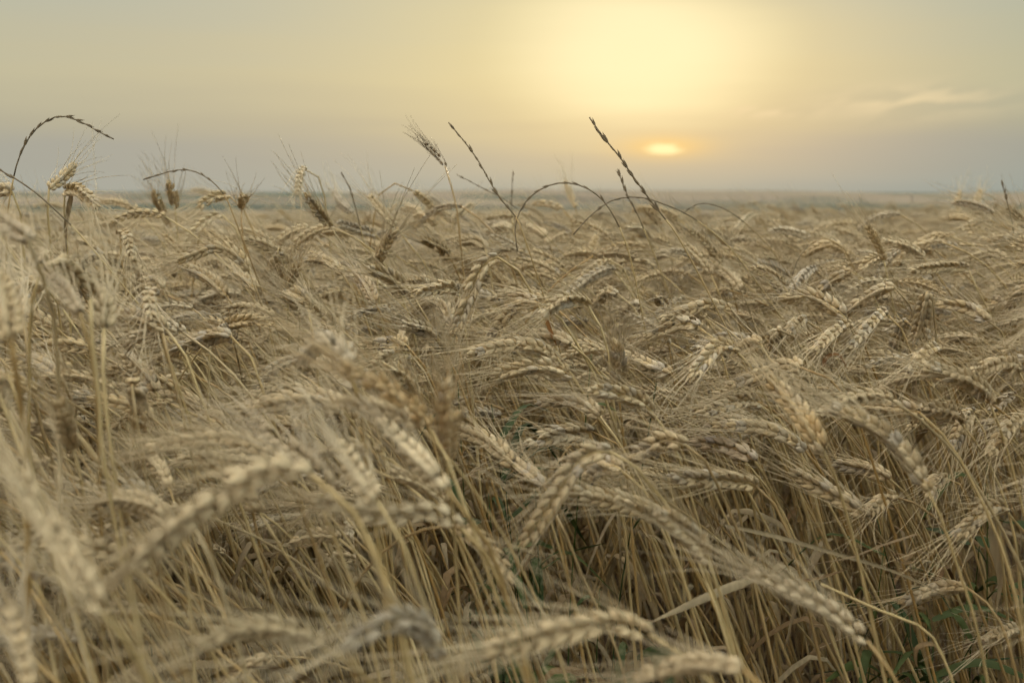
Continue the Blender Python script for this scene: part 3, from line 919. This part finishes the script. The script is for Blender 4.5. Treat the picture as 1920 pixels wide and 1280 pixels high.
hero_ear = []          # (px, py, depth, radius in px) samples that other plants must not cover
for i, (ear, stem, d, label, kw) in enumerate(HERO):
    r = np.random.default_rng(3000 + i)
    ear = np.array(ear, float)
    lpx = np.sum(np.linalg.norm(np.diff(ear, axis=0), axis=1))
    d = min(d, 0.116 * F / lpx)
    l = lpx * d / F
    dt = kw.get('dt')
    if dt is None:
        want = r.uniform(0.080, 0.092)
        dt = math.sqrt(max(0.0, want ** 2 - l ** 2)) if l < want else 0.0
        dt = min(dt, 0.05) * (1 if r.uniform() < 0.6 else -1)
    f = np.linspace(0, 1, len(ear))
    E = np.array([at(x, y, d + dt * q) for (x, y), q in zip(ear, f)])
    drift = r.uniform(-0.02, 0.05)
    Sp = [at(x, y, d + drift * (k + 1) / max(1, len(stem))) for k, (x, y) in enumerate(stem)]
    last = np.array(Sp[-1])
    prev = np.array(Sp[-2]) if len(Sp) > 1 else E[0]
    m = (last - prev)
    slope = np.clip(m[0] / max(0.02, -m[2]), -0.6, 0.75)
    gz = float(ground_z(last[0], last[1]))
    hgt = max(0.05, last[2] - gz)
    root = np.array([last[0] + slope * hgt * 0.62, last[1] + r.uniform(-0.04, 0.08), 0])
    root[2] = float(ground_z(root[0], root[1])) - 0.01
    mid = last + np.array([slope * hgt * 0.36, (root[1] - last[1]) * 0.5, -hgt * 0.5])
    line = np.vstack([root, mid] + [np.array(q) for q in Sp[::-1]] + [E[0]])
    twist = kw.get('tw', r.uniform(0, math.pi))
    view = at(ear[0][0], ear[0][1], 1.0) - CP
    t0 = E[-1] - E[0]
    s_ = np.cross(view, t0)
    s_ /= np.linalg.norm(s_)
    v_ = view / np.linalg.norm(view)
    ref = v_ * math.cos(twist) + s_ * math.sin(twist)
    lv = []
    if r.uniform() < 0.6:
        lv.append((r.uniform(0.3, 0.62), r.uniform(0, 6.28), r.uniform(0.12, 0.22), r.uniform(0.003, 0.0048), r.uniform(0.4, 1)))
    sr = r.uniform(0.0018, 0.0024)
    stem_g, rachis_g, lay, awn_g, lvg, S_, E_ = wheat_pieces(line, E, r, ref, lv, sr, kw.get('al') or r.uniform(0.076, 0.100), r.uniform(0.9, 1.15),
                                                             kw.get('sz', 1.0) * r.uniform(1.10, 1.22) * (0.80 if d < 0.67 else 1.0), kw.get('aw', r.uniform(0.6, 1.1)), 30, per=3 if d < 0.67 else 2)
    tint = kw.get('tint')
    o = link('wheat_stalk', None, None, root)
    o.empty_display_size = 0.02
    st = link('stem', stem_g.mesh('stem', MAT['straw'], root), o)
    sharp = 0.67 < d < 1.42
    eo = link('ear', (rachis_g if sharp else ear_joined(lay)).mesh('ear', MAT['straw' if sharp else 'husk'], root), o, kind=None if sharp else 'stuff')
    parts = [st, eo]
    if sharp:
        for (k, M, loc) in lay:
            c = link('spikelet', SPK[k][3], eo)
            mat4 = Matrix([list(M[0]) + [loc[0] - root[0]], list(M[1]) + [loc[1] - root[1]], list(M[2]) + [loc[2] - root[2]], [0, 0, 0, 1]])
            c.matrix_local = mat4
            parts.append(c)
    ao = link('awns', awn_g.mesh('awns', MAT['awn'], root), eo, kind='stuff')
    parts.append(ao)
    for g in lvg:
        parts.append(link('leaf', g.mesh('leaf', MAT['leaf'], root), o))
    for poly in kw.get('leaf', []):
        pts = [at(x, y, d + 0.005 + 0.01 * q) for q, (x, y) in enumerate(poly)]
        Q, T, _ = catmull(pts, 18)
        g = Geo().add(*ribbon(Q, T, blade_width(18, kw.get('lw', .005)), (1, 0.4, 0), kw.get('ltw', 0.8), 0.4))
        parts.append(link('leaf', g.mesh('leaf', MAT['leaf'], root), o))
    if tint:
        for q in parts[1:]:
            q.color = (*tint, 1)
    c = ear.mean(axis=0)
    THINGS.append((o, label, c[0], c[1], d, direction_word(ear[0], ear[-1])))
    for q in project(E_[::3]):
        hero_ear.append((q[0], q[1], q[2], (0.010 if 0.67 < d < 1.25 else 0.007) * F / q[2] + 5))
hero_ear = np.array(hero_ear)

# ------------------------------------------------------------------ the rest of the crop
def lean_field(x, y):
    """the wind lays the crop over to the left, in uneven swirls"""
    return 0.55 * np.sin(x * 1.9 + y * 0.7 + 0.4) * np.cos(y * 1.5 - x * 0.6) + 0.25 * np.sin(x * 5.1 - y * 3.3)


def scatter(y0, y1, dens, margin, r):
    half = lambda y: 0.545 * y + margin
    area = (half(y0) + half(y1)) * (y1 - y0)
    n = int(area * dens)
    y = np.sqrt(r.uniform(0, 1, n) * (y1 ** 2 - y0 ** 2) + y0 ** 2) if y0 > 1 else r.uniform(y0, y1, n)
    x = r.uniform(-1, 1, n) * half(y)
    return x, y


r = np.random.default_rng(77)
bands = [(0.45, 1.3, 900, 0.45), (1.3, 2.6, 680, 0.45), (2.6, 5.0, 420, 0.7), (5.0, 9.5, 230, 1.0), (9.5, 17.0, 90, 1.0)]
X, Y = [], []
for y0, y1, dn, mg in bands:
    a, b = scatter(y0, y1, dn, mg, r)
    X.append(a)
    Y.append(b)
X, Y = np.concatenate(X), np.concatenate(Y)
N_ = len(X)
VI = r.integers(0, NVAR, N_)
ROT = lean_field(X, Y) * 0.7 + r.normal(0, 0.33, N_)
odd = r.uniform(size=N_) < 0.07
ROT = np.where(odd, r.uniform(0, 2 * math.pi, N_), ROT)
waves = 0.045 * np.sin(X * 2.3 + Y * 1.1) * np.sin(Y * 1.9 + 0.8) + 0.03 * np.sin(X * 4.7 - Y * 2.9 + 1.0)
waves = waves * np.where(Y > 2.4, 1.7, 1.0)
SC = 1.0 + waves + r.normal(0, 0.055, N_)
SC = np.where(Y < 1.35, SC * r.uniform(0.80, 1.01, N_), SC * r.uniform(0.9, 1.0, N_))
TX, TY = r.normal(0, 0.07, N_), r.normal(0, 0.07, N_)
Z = ground_z(X, Y) - 0.01
# sample points of every plant: ear and upper straw
KEY = np.array([np.vstack([d['E'][::7][:4], d['S'][[-4, -8, -12, -17]], [d['E'][-1] + (d['E'][-1] - d['E'][-5]) / np.linalg.norm(d['E'][-1] - d['E'][-5]) * 0.07,
                                                                          d['E'][8] + np.array([-0.03, 0, 0.05])]]) for d in VARS])   # NVAR, 10, 3
K = KEY[VI] * SC[:, None, None]
cr, sr_ = np.cos(ROT)[:, None], np.sin(ROT)[:, None]
kx = K[..., 0] + K[..., 2] * TY[:, None]
ky = K[..., 1] - K[..., 2] * TX[:, None]
P = np.stack([cr * kx - sr_ * ky + X[:, None], sr_ * kx + cr * ky + Y[:, None], K[..., 2] + Z[:, None]], -1)
PR = project(P)
keep = np.ones(N_, bool)
PRA, PR = PR[:, 8:], PR[:, :8]          # bristle tips, body
near = np.where(Y < 3.2)[0]
for i in near:
    q = PR[i]
    if q[:4, 2].min() < 0.60:
        keep[i] = False
        continue
    dx = q[:, 0][:, None] - hero_ear[None, :, 0]
    dy = q[:, 1][:, None] - hero_ear[None, :, 1]
    rad = hero_ear[None, :, 3] + np.array([1, 1, 1, 1, .3, .3, .3, .3])[:, None] * (0.006 * F / np.maximum(q[:, 2], .2))[:, None]
    hit = (dx * dx + dy * dy < rad * rad) & (q[:, 2][:, None] < hero_ear[None, :, 2] + 0.02)
    if hit.any():
        keep[i] = False
        continue
    # openings where the photograph looks down between the straws
    for cx, cy, rx, ry, dmax, prob in ((945, 850, 92, 190, 1.3, 1.0), (1115, 1085, 165, 92, 1.15, .97), (1010, 1010, 70, 90, 1.15, 1.0),
                                       (1690, 1110, 290, 230, 0.98, .93), (620, 1090, 270, 85, .75, .9)):
        inside = ((q[:, 0] - cx) / rx) ** 2 + ((q[:, 1] - cy) / ry) ** 2 < 1
        if (inside & (q[:, 2] < dmax)).any() and r.uniform() < prob:
            keep[i] = False
            break
# nothing of the crop may rise right in front of the lens or tower over the skyline
top_y = PR[:, :, 1].min(axis=1)
limit = np.where(Y < 3.2, 402, 398 - 13 * np.clip((X / np.maximum(Y, .1) - 0.2) * 6, 0, 1) * (Y < 8))
keep &= ~((top_y < limit) )
keep &= ~(top_y < 366)
keep &= ~((PRA[:, :, 1].min(axis=1) < np.where(Y < 3.2, 374, limit - 6)) )
vis = keep & (PR[:, 1, 0] > -10) & (PR[:, 1, 0] < 1930) & (PR[:, 1, 1] > 375) & (PR[:, 1, 1] < 1290)
order = np.where(vis)[0]
order = order[np.argsort(PR[order, 1, 2])]
N_IND = max(0, 300 - len(HERO))
ind = order[:N_IND]
indset = np.zeros(N_, bool)
indset[ind] = True
for i in ind:
    v = VARS[VI[i]]
    o = link('wheat_stalk', None, None, (X[i], Y[i], Z[i]))
    o.empty_display_size = 0.02
    o.rotation_euler = (TX[i], TY[i], ROT[i])
    o.scale = (SC[i],) * 3
    link('stem', v['stem'], o)
    e = link('ear', v['ear'], o, kind='stuff')
    link('awns', v['awns'], e, kind='stuff')
    for lm in v['leaves']:
        link('leaf', lm, o)
    q = PR[i]
    THINGS.append((o, None, q[1, 0], q[1, 1], q[1, 2], direction_word(q[0], q[3])))

# everything past the nearest 300: one uncountable mass
rest = np.where(keep & ~indset)[0]
me = bpy.data.meshes.new('wheat_crop')
me.from_pydata([(X[i], Y[i], Z[i]) for i in rest], [], [])
for nm, ty, data in (('rot', 'FLOAT_VECTOR', np.stack([TX, TY, ROT], 1)[rest].ravel()), ('scl', 'FLOAT', SC[rest]), ('idx', 'INT', VI[rest])):
    at_ = me.attributes.new(nm, ty, 'POINT')
    at_.data.foreach_set('vector' if ty == 'FLOAT_VECTOR' else 'value', data.astype(np.int32 if ty == 'INT' else np.float32))
for k in range(4):
    me.materials.append((MAT['straw'], MAT['husk'], MAT['awn'], MAT['leaf'])[k])
crop = link('wheat_crop', me)
tag(crop, 'mass of ripe bearded wheat filling the field out to the skyline', 'wheat crop', kind='stuff')
src = bpy.data.collections.new('wheat_crop_plants')
for k, d in enumerate(VARS):
    ob = bpy.data.objects.new('plant_%02d' % k, d['whole'])
    src.objects.link(ob)


def scatter_nodes(name, coll):
    ng = bpy.data.node_groups.new(name, 'GeometryNodeTree')
    ng.interface.new_socket('Geometry', in_out='INPUT', socket_type='NodeSocketGeometry')
    ng.interface.new_socket('Geometry', in_out='OUTPUT', socket_type='NodeSocketGeometry')
    gi = ng.nodes.new('NodeGroupInput')
    go = ng.nodes.new('NodeGroupOutput')
    ip = ng.nodes.new('GeometryNodeInstanceOnPoints')
    ci = ng.nodes.new('GeometryNodeCollectionInfo')
    ci.inputs['Collection'].default_value = coll
    ci.inputs['Separate Children'].default_value = True
    ci.inputs['Reset Children'].default_value = True

    def attr(nm, ty):
        n = ng.nodes.new('GeometryNodeInputNamedAttribute')
        n.data_type = ty
        n.inputs['Name'].default_value = nm
        return n.outputs['Attribute']
    e2r = ng.nodes.new('FunctionNodeEulerToRotation')
    ng.links.new(attr('rot', 'FLOAT_VECTOR'), e2r.inputs[0])
    ng.links.new(gi.outputs[0], ip.inputs['Points'])
    ng.links.new(ci.outputs[0], ip.inputs['Instance'])
    ip.inputs['Pick Instance'].default_value = True
    ng.links.new(attr('idx', 'INT'), ip.inputs['Instance Index'])
    ng.links.new(e2r.outputs[0], ip.inputs['Rotation'])
    ng.links.new(attr('scl', 'FLOAT'), ip.inputs['Scale'])
    ng.links.new(ip.outputs[0], go.inputs[0])
    return ng


crop.modifiers.new('scatter', 'NODES').node_group = scatter_nodes('scatter_wheat', src)

# fallen leaves and broken straw on the soil
g = Geo()
r = np.random.default_rng(5)
for i in range(2600):
    y = r.uniform(0.5, 3.4)
    x = r.uniform(-1, 1) * (0.55 * y + 0.4)
    a = r.uniform(0, 6.28)
    ln = r.uniform(0.05, 0.2)
    z = float(ground_z(x, y)) + r.uniform(0.003, 0.06)
    dv = np.array([math.cos(a), math.sin(a), r.normal(0, 0.2)])
    pts = np.array([[x, y, z], [x, y, z + r.uniform(0, .02)] + dv * ln * 0.5, [x, y, z] + dv * ln])
    Q, T, _ = catmull(pts, 6)
    g.add(*ribbon(Q, T, blade_width(6, r.uniform(0.002, 0.005)), (0.1, 0.2, 1) if r.uniform() < .5 else (1, 0.2, 0.3), r.uniform(-2, 2), 0.3))
lit = link('straw_litter', g.mesh('straw_litter', MAT['leaf']))
tag(lit, 'dry fallen leaves and straw lying on the soil between the stalks', 'litter', kind='stuff')

# ------------------------------------------------------------------ ryegrass standing above the crop
def rye(pts, d, label, seeds=(0.0, 0.6), n_seed=14, sl=0.011, rad=0.0011, drift=0.0):
    """pts in photo pixels from the tip down to where it enters the crop"""
    r = np.random.default_rng(int(abs(pts[0][0]) * 7 + pts[0][1]))
    C = [at(x, y, d + drift * k) for k, (x, y) in enumerate(pts)]
    last, prev = C[-1], C[-2]
    m = last - prev
    slope = np.clip(m[0] / max(0.02, -m[2]), -0.7, 1.3)
    gz = float(ground_z(last[0], last[1]))
    h = last[2] - gz
    root = np.array([last[0] + slope * h * 0.55, last[1] + r.uniform(0, 0.08), 0])
    root[2] = float(ground_z(root[0], root[1])) - 0.01
    mid = last + np.array([slope * h * 0.34, 0.02, -h * 0.5])
    line = np.vstack(C + [mid, root])
    Q, T, L = catmull(line, 90)
    vis_len = np.sum(np.linalg.norm(np.diff(np.array(C), axis=0), axis=1))
    o = link('ryegrass_stalk', None, None, root)
    o.empty_display_size = 0.02
    Lc = np.concatenate([[0], np.cumsum(np.linalg.norm(np.diff(Q, axis=0), axis=1))])
    cut = int(np.clip(np.searchsorted(Lc, vis_len * min(0.8, seeds[1] + 0.12)), 8, 80))
    rr_ = np.linspace(rad * 0.7, rad * 1.2, 90)
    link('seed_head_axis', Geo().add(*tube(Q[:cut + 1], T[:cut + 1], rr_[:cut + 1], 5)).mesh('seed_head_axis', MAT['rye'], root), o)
    link('stem', Geo().add(*tube(Q[cut:], T[cut:], rr_[cut:], 5)).mesh('stem', MAT['straw'], root), o)
    for k in range(n_seed):
        s = (seeds[0] + (seeds[1] - seeds[0]) * (k + r.uniform(-.3, .3)) / max(1, n_seed - 1)) * vis_len
        i = int(np.clip(np.searchsorted(Lc, s), 1, 88))
        up = -T[i]
        view = Q[i] - CP
        b = np.cross(up, view)
        b /= np.linalg.norm(b)
        sg = 1 if k % 2 else -1
        if r.uniform() < 0.14:
            continue
        ax = up * math.cos(0.2) + b * sg * math.sin(0.2) * r.uniform(0.1, 1.5)
        ln = sl * r.uniform(0.6, 1.15)
        M = rot_to(ax, b)
        v = FV * np.array([ln * 0.42, ln * 0.36, ln]) @ M.T + Q[i]
        sg_ = Geo().add(v, FF)
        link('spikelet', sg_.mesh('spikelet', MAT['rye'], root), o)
    tag(o, label, 'grass stalk', 'dark ryegrass stalks above the crop')


rye([(213, 261), (185, 247), (150, 228), (115, 218), (90, 225), (60, 250), (35, 297), (22, 350), (14, 410)], 1.15, 'tall dark grass stalk bowed into a high arch at the far left', (0, .62), 20)
rye([(268, 337), (300, 327), (330, 319), (360, 320), (392, 336), (420, 365), (440, 410)], 1.3, 'dark grass stalk in a low arch on the left skyline', (0, .6), 13)
rye([(-14, 312), (30, 336), (70, 364), (112, 402), (150, 440)], 1.0, 'straight dark grass stalk crossing the left frame edge below the high arch', (0, .2), 3)
rye([(640, 323), (650, 342), (657, 356), (668, 395)], 1.5, 'short drooping dark grass head left of the lone ear', (0, .7), 8)
rye([(841, 230), (870, 265), (897, 302), (922, 347), (946, 382), (966, 405), (985, 450)], 1.2, 'straight dark grass stalk leaning left at the picture centre against the sky', (0, .75), 18)
rye([(856, 327), (900, 350), (940, 371), (982, 402)], 1.5, 'thin faint grass stalk crossing low behind the straight central stalk', (0, .5), 7, .008, .0008)
rye([(962, 320), (960, 350), (960, 398), (962, 430)], 1.8, 'short upright grass stalk just right of the straight central stalk', (0, .6), 7)
rye([(970, 470), (966, 425), (981, 385), (1010, 357), (1050, 343), (1092, 349), (1127, 372), (1152, 407), (1172, 452), (1187, 505)], 1.2, 'dark grass stalk bowed into a wide arch right of centre', (0.18, .66), 16)
rye([(1075, 440), (1110, 402), (1150, 375), (1200, 370), (1240, 381), (1285, 400), (1342, 440), (1390, 490)], 1.3, 'grass stalk in a shallow arch crossing beneath the sun', (0.1, .55), 9, .008)
rye([(1105, 220), (1131, 257), (1160, 292), (1190, 335), (1216, 371), (1242, 404), (1272, 445)], 1.15, 'tall dark seeded grass stalk leaning left just beside the sun', (0, .75), 22, .013, .0012)
rye([(1158, 317), (1168, 345), (1181, 376), (1197, 405)], 1.35, 'short dark seeded grass stalk beneath the tall one near the sun', (0, .8), 12, .011)
rye([(1282, 400), (1300, 386), (1318, 381), (1347, 387), (1382, 406), (1422, 441), (1452, 475)], 1.4, 'thin grass stalk arching low over the wheat right of the sun', (0, .3), 4, .008, .0009)
rye([(1878, 338), (1885, 365), (1893, 395), (1900, 430)], 1.5, 'short dark grass stalk on the skyline near the right edge', (0, .6), 7)
rye([(1475, 560), (1500, 480), (1540, 448), (1575, 460), (1600, 500)], 1.5, 'thin bowed grass stalk over the wheat at right', (0, .05), 1, .006, .0008)

# ------------------------------------------------------------------ green weeds in the openings
def weed(cx, cy, d, n, label, spread=.07, broad=False, lw=.006, ll=.12):
    r = np.random.default_rng(int(cx * 3 + cy))
    top = at(cx, cy, d)
    root = np.array([top[0] + r.uniform(-.02, .04), top[1] + r.uniform(0, .04), 0])
    root[2] = float(ground_z(root[0], root[1])) - 0.01
    o = link('green_weed', None, None, root)
    o.empty_display_size = .02
    top = root + (top - root) * 0.98
    Q, T, _ = catmull([root, (root + top) / 2 + r.normal(0, .03, 3), top + r.normal(0, .015, 3)], 14)
    link('stem', Geo().add(*tube(Q, T, np.linspace(.0013, .0006, 14), 5)).mesh('stem', MAT['weed'], root), o)
    for k in range(n):
        f = r.uniform(0.3, 0.97)
        p0 = Q[int(f * 13)]
        a = r.uniform(0, 6.28)
        dv = np.array([math.cos(a), math.sin(a), 0])
        if broad:
            L_ = r.uniform(.7, 1.15) * ll
            pet = p0 + dv * L_ * .4 + np.array([0, 0, .015])
            pts = [pet, pet + dv * L_ * .5 + np.array([0, 0, .006]), pet + dv * L_ + np.array([0, 0, r.uniform(-.02, .0)])]
            q, tt, _ = catmull(pts, 12)
            s = np.linspace(0, 1, 12)
            w = lw * np.clip(np.sin(np.pi * np.clip(s * .94 + .05, 0, 1)) ** .6, .02, 1)
            g = Geo().add(*ribbon(q, tt, w, np.cross(tt[0], [0, 0, 1.0]), r.uniform(-.4, .4), .18))
            q2, t2, _ = catmull([p0, (p0 + pet) / 2 + np.array([0, 0, .006]), pet], 5)
            lf = link('leaf', g.mesh('leaf', MAT['weed'], root), o)
            link('leaf_stalk', Geo().add(*tube(q2, t2, .0007, 4)).mesh('leaf_stalk', MAT['weed'], root), lf)
        else:
            L_ = r.uniform(.7, 1.5) * ll
            pts = [p0, p0 + dv * L_ * .4 + np.array([0, 0, L_ * r.uniform(.1, .5)]), p0 + dv * L_ * .85 + np.array([0, 0, L_ * r.uniform(-.4, .35)])]
            q, tt, _ = catmull(pts, 11)
            g = Geo().add(*ribbon(q, tt, blade_width(11, lw * r.uniform(.6, 1.1)), np.cross(tt[0], [0, 0, 1.0]), r.uniform(-1.2, 1.2), .3))
            link('leaf', g.mesh('leaf', MAT['weed'], root), o)
    tag(o, label, 'weed', 'green weeds growing between the straws')


weed(935, 745, 1.22, 11, 'dark green blade-leaved weed at the top of the dark gap', ll=.11)
weed(985, 800, 1.15, 10, 'green weed under the greyish ears right of the dark gap', ll=.10)
weed(905, 850, 1.12, 9, 'green weed at the left side of the dark gap', ll=.09)
weed(960, 930, 1.12, 8, 'broad-leaved green weed in the middle of the dark gap', broad=True, lw=.013, ll=.055)
weed(925, 985, 1.08, 8, 'green weed low in the dark gap beside the large braided ear', ll=.10)
weed(1120, 1125, 1.05, 6, 'weed with round green leaves low at the centre behind the straws', broad=True, lw=.022, ll=.06)
weed(1190, 1060, 1.08, 6, 'broad-leaved green weed under the curled dry leaf', broad=True, lw=.017, ll=.055)
weed(1105, 640, 1.04, 5, 'small bright green tendril weed under the pair of arching ears', ll=.04, lw=.003)
weed(1210, 690, 1.08, 5, 'small green weed right of the upright pale ear', ll=.05, lw=.003)
weed(830, 700, 1.15, 6, 'green weed left of the dark gap under the greyish ear', ll=.08)
weed(1660, 960, 1.1, 9, 'green weed behind straws at right under the large fuzzy ear', ll=.1)
weed(1760, 1010, 1.15, 11, 'dark green weed behind straws at the right, upper of two', ll=.11)
weed(1690, 1080, 1.1, 11, 'dark green weed low behind the straws at lower right', ll=.12)
weed(1790, 1150, 1.08, 8, 'green weed under the level ear in the lower right corner', ll=.08, lw=.004)
weed(1880, 930, 1.15, 9, 'green weed by the right frame edge', broad=True, lw=.010, ll=.06)
weed(1870, 830, 1.2, 7, 'small green weed near the right edge under the hanging ears', ll=.08)
weed(1740, 1215, 1.05, 6, 'green weed at the bottom edge at right', ll=.07, lw=.004)
weed(1600, 1010, 1.12, 7, 'green weed between straws right of the level braided ear', ll=.09)
weed(320, 1120, .95, 7, 'green weed low at the left behind blurred straws', ll=.12)
weed(1140, 1240, .95, 7, 'green weed at the bottom behind the level braided ear', ll=.1)

# ------------------------------------------------------------------ loose dry leaves and broken straws seen close up
def dry_blade(pts, d, label, w=.007, twist=.6, ref=(0, 1, .3), drift=0.0, name='dry_leaf', tint=None):
    C = [at(x, y, d + drift * k) for k, (x, y) in enumerate(pts)]
    Q, T, _ = catmull(C, 24)
    o = link(name, Geo().add(*ribbon(Q, T, blade_width(24, w * .42), ref, twist, .5)).mesh(name, MAT['leaf'], Q[0]), None, Q[0])
    if tint:
        o.color = (*tint, 1)
    tag(o, label, 'dry leaf', 'dry leaves caught between the straws')


dry_blade([(1414, 1086), (1370, 1100), (1320, 1120), (1275, 1140), (1215, 1168)], .80, 'broad dry leaf blade lying across the straws at lower right of centre', .009, .5, (0, .5, 1))
dry_blade([(1262, 1105), (1258, 1050), (1235, 1008), (1212, 1003), (1190, 1035)], .84, 'curled dry leaf looping over beside the large braided ear', .007, .7, (.3, 1, .2))
dry_blade([(1720, 1000), (1660, 1018), (1590, 1045), (1535, 1055), (1455, 1078)], .84, 'narrow dry leaf crossing the slanting straws at lower right', .004, 1.2)
dry_blade([(1360, 985), (1450, 1004), (1560, 1035), (1680, 1072), (1815, 1135)], .86, 'long flat dry leaf running across the straws at lower right', .0045, .5, (0, .4, 1))
dry_blade([(1700, 1040), (1680, 1036), (1690, 1055), (1720, 1052)], .9, 'small curled dry leaf behind straws at lower right', .006, 1.0)
dry_blade([(1858, 960), (1862, 1010), (1878, 1090), (1870, 1160), (1880, 1200)], .92, 'twisted papery leaf hanging down at the right edge', .009, 2.6, (1, .2, 0))
dry_blade([(1545, 690), (1552, 672), (1570, 667), (1588, 690)], 1.06, 'small bent brown leaf among straws at upper right', .010, .6, (0, 1, .4), tint=(1.05, .85, .7))
dry_blade([(1718, 760), (1717, 720), (1712, 700), (1660, 698)], .95, 'pale leaf sheath folded over at right', .008, .4, (1, .3, 0))
dry_blade([(880, 890), (895, 880), (930, 900), (985, 955), (1010, 985)], 1.0, 'folded dry leaf slanting across the dark gap', .007, .9, (.3, .6, .6))
dry_blade([(1022, 595), (1032, 620), (1045, 650)], 1.02, 'small orange-brown leaf under the left arching ear', .005, .6, (1, .4, .2), tint=(1.1, .75, .5))
dry_blade([(1720, 1250), (1722, 1215), (1745, 1208), (1775, 1222)], .9, 'curled pale leaf at the bottom edge at right', .007, 1.0)
dry_blade([(1440, 1095), (1530, 1085), (1600, 1062)], .9, 'thin brown leaf behind straws at lower right', .004, .8)


def loose_straw(pts, d, label, rad=.0015, drift=0.0):
    C = [at(x, y, d + drift * k) for k, (x, y) in enumerate(pts)]
    last = C[-1]
    gz = float(ground_z(last[0], last[1]))
    C.append(np.array([last[0] + .1, last[1] + .02, gz]))
    Q, T, _ = catmull(C, 40)
    o = link('bent_straw', Geo().add(*tube(Q, T, np.linspace(rad * .8, rad * 1.1, 40), 6)).mesh('bent_straw', MAT['straw'], Q[-1]), None, Q[-1])
    tag(o, label, 'straw', 'bare straws without a visible ear')


loose_straw([(1540, 1095), (1640, 1140), (1742, 1183), (1752, 1200), (1772, 1240), (1790, 1290)], .8, 'kinked bare straw bent over at lower right')
loose_straw([(1042, 965), (1065, 1010), (1090, 1075), (1125, 1150), (1160, 1230)], .8, 'pale single straw slanting through the dark gap at centre')
loose_straw([(395, 640), (392, 700), (390, 760)], 1.0, 'short upright pale straw in the left middle')
loose_straw([(305, 625), (318, 680), (338, 760), (352, 820)], .82, 'single golden straw standing clear at left')
loose_straw([(598, 940), (640, 1040), (672, 1130), (690, 1180)], .62, 'thick blurred straw under the large level foreground ear, left one')
loose_straw([(690, 1000), (720, 1080), (748, 1160), (760, 1200)], .62, 'thick blurred straw under the large level foreground ear, right one')
loose_straw([(170, 560), (172, 640), (186, 740), (190, 830)], .62, 'thick blurred straw at left beside an upright blurred ear')
loose_straw([(15, 700), (35, 760), (55, 850)], .66, 'thick blurred straw near the left edge')
loose_straw([(365, 990), (400, 1060), (430, 1150), (445, 1200)], .55, 'blurred straw under the large hanging ear at lower left')

# ------------------------------------------------------------------ faint pylons on the far ridge
def pylon(px, dist, h, label):
    x = (px - 960) / F * dist
    z = float(ground_z(x, dist))
    o = link('power_pylon', None, None, (x, dist, z))
    tag(o, label, 'pylon', 'power pylons on the far horizon')
    for sx in (-1, 1):
        for sy in (-1, 1):
            Q = np.array([[sx * h * .08, sy * h * .08, -1], [sx * h * .03, sy * h * .03, h * .6], [0, 0, h]])
            Q, T, _ = resample(Q, 8)
            link('leg', Geo().add(*tube(Q, T, h * .012, 4)).mesh('leg', MAT['steel']), o)
    for zz, ww in ((.68, .16), (.82, .20), (.94, .12)):
        Q = np.array([[-h * ww, 0, h * zz], [0, 0, h * (zz + .015)], [h * ww, 0, h * zz]])
        Q, T, _ = resample(Q, 7)
        link('cross_arm', Geo().add(*tube(Q, T, h * .009, 4)).mesh('cross_arm', MAT['steel']), o)


pylon(1425, 7000, 52, 'faint pylon on the far horizon, leftmost of four')
pylon(1522, 7000, 56, 'faint pylon on the far horizon, second of four from left')
pylon(1606, 7000, 50, 'faint pylon on the far horizon, third of four from left')
pylon(1703, 7000, 60, 'faint pylon on the far horizon, rightmost of four')

# ------------------------------------------------------------------ haze over the plain
hx, hy0, hy1, hz0, hz1 = 17000, -30, 14500, -60, 130
hv = [(sx * hx, y, z) for z in (hz0, hz1) for y in (hy0, hy1) for sx in (-1, 1)]
hf = [(0, 1, 3, 2), (4, 6, 7, 5), (0, 4, 5, 1), (2, 3, 7, 6), (0, 2, 6, 4), (1, 5, 7, 3)]
hm, t, out = new_mat('haze')
pv = t.n.new('ShaderNodeVolumePrincipled')
pv.inputs['Color'].default_value = (0.64, 0.73, 0.98, 1)
pv.inputs['Density'].default_value = 0.00024
pv.inputs['Anisotropy'].default_value = 0.2
t.l.new(pv.outputs[0], out.inputs['Volume'])
haze = link('haze', make_mesh('haze', hv, hf, [hm], smooth=False))
tag(haze, 'pale evening dust hanging over the far plain', kind='stuff')

# ------------------------------------------------------------------ labels for the plants that have none of their own yet
ROWS = [(430, 'just under the skyline'), (520, 'in the upper field'), (620, 'above the middle'), (730, 'across the middle'),
        (870, 'below the middle'), (1030, 'in the lower field'), (9999, 'near the bottom edge')]
COLS = [(240, 'far left'), (480, 'left'), (720, 'centre left'), (960, 'left of centre'), (1200, 'right of centre'), (1440, 'centre right'), (1680, 'right'), (9999, 'far right')]
ORD = ['first', 'second', 'third', 'fourth', 'fifth', 'sixth', 'seventh', 'eighth', 'ninth', 'tenth', 'eleventh', 'twelfth', 'thirteenth', 'fourteenth',
       'fifteenth', 'sixteenth', 'seventeenth', 'eighteenth', 'nineteenth', 'twentieth'] + ['twenty-' + q for q in ('first', 'second', 'third', 'fourth', 'fifth', 'sixth', 'seventh', 'eighth')]
cells = {}
for q in THINGS:
    if q[1]:
        tag(q[0], q[1], 'wheat', 'bearded wheat stalks in the field')
        continue
    row = next(nm for y, nm in ROWS if q[3] < y)
    colm = next(nm for x, nm in COLS if q[2] < x)
    cells.setdefault((row, colm, q[5]), []).append(q)
for (row, colm, dw), qs in cells.items():
    qs.sort(key=lambda q: q[2])
    for k, q in enumerate(qs):
        if len(qs) == 1:
            lab = 'wheat ear %s on its own straw, %s, %s' % (dw, colm, row)
        else:
            lab = 'wheat ear %s, %s such from left, %s %s' % (dw, ORD[k], colm, row)
        tag(q[0], lab, 'wheat', 'bearded wheat stalks in the field')
print('heroes', len(HERO), 'individual', len(THINGS), 'crop', len(rest))
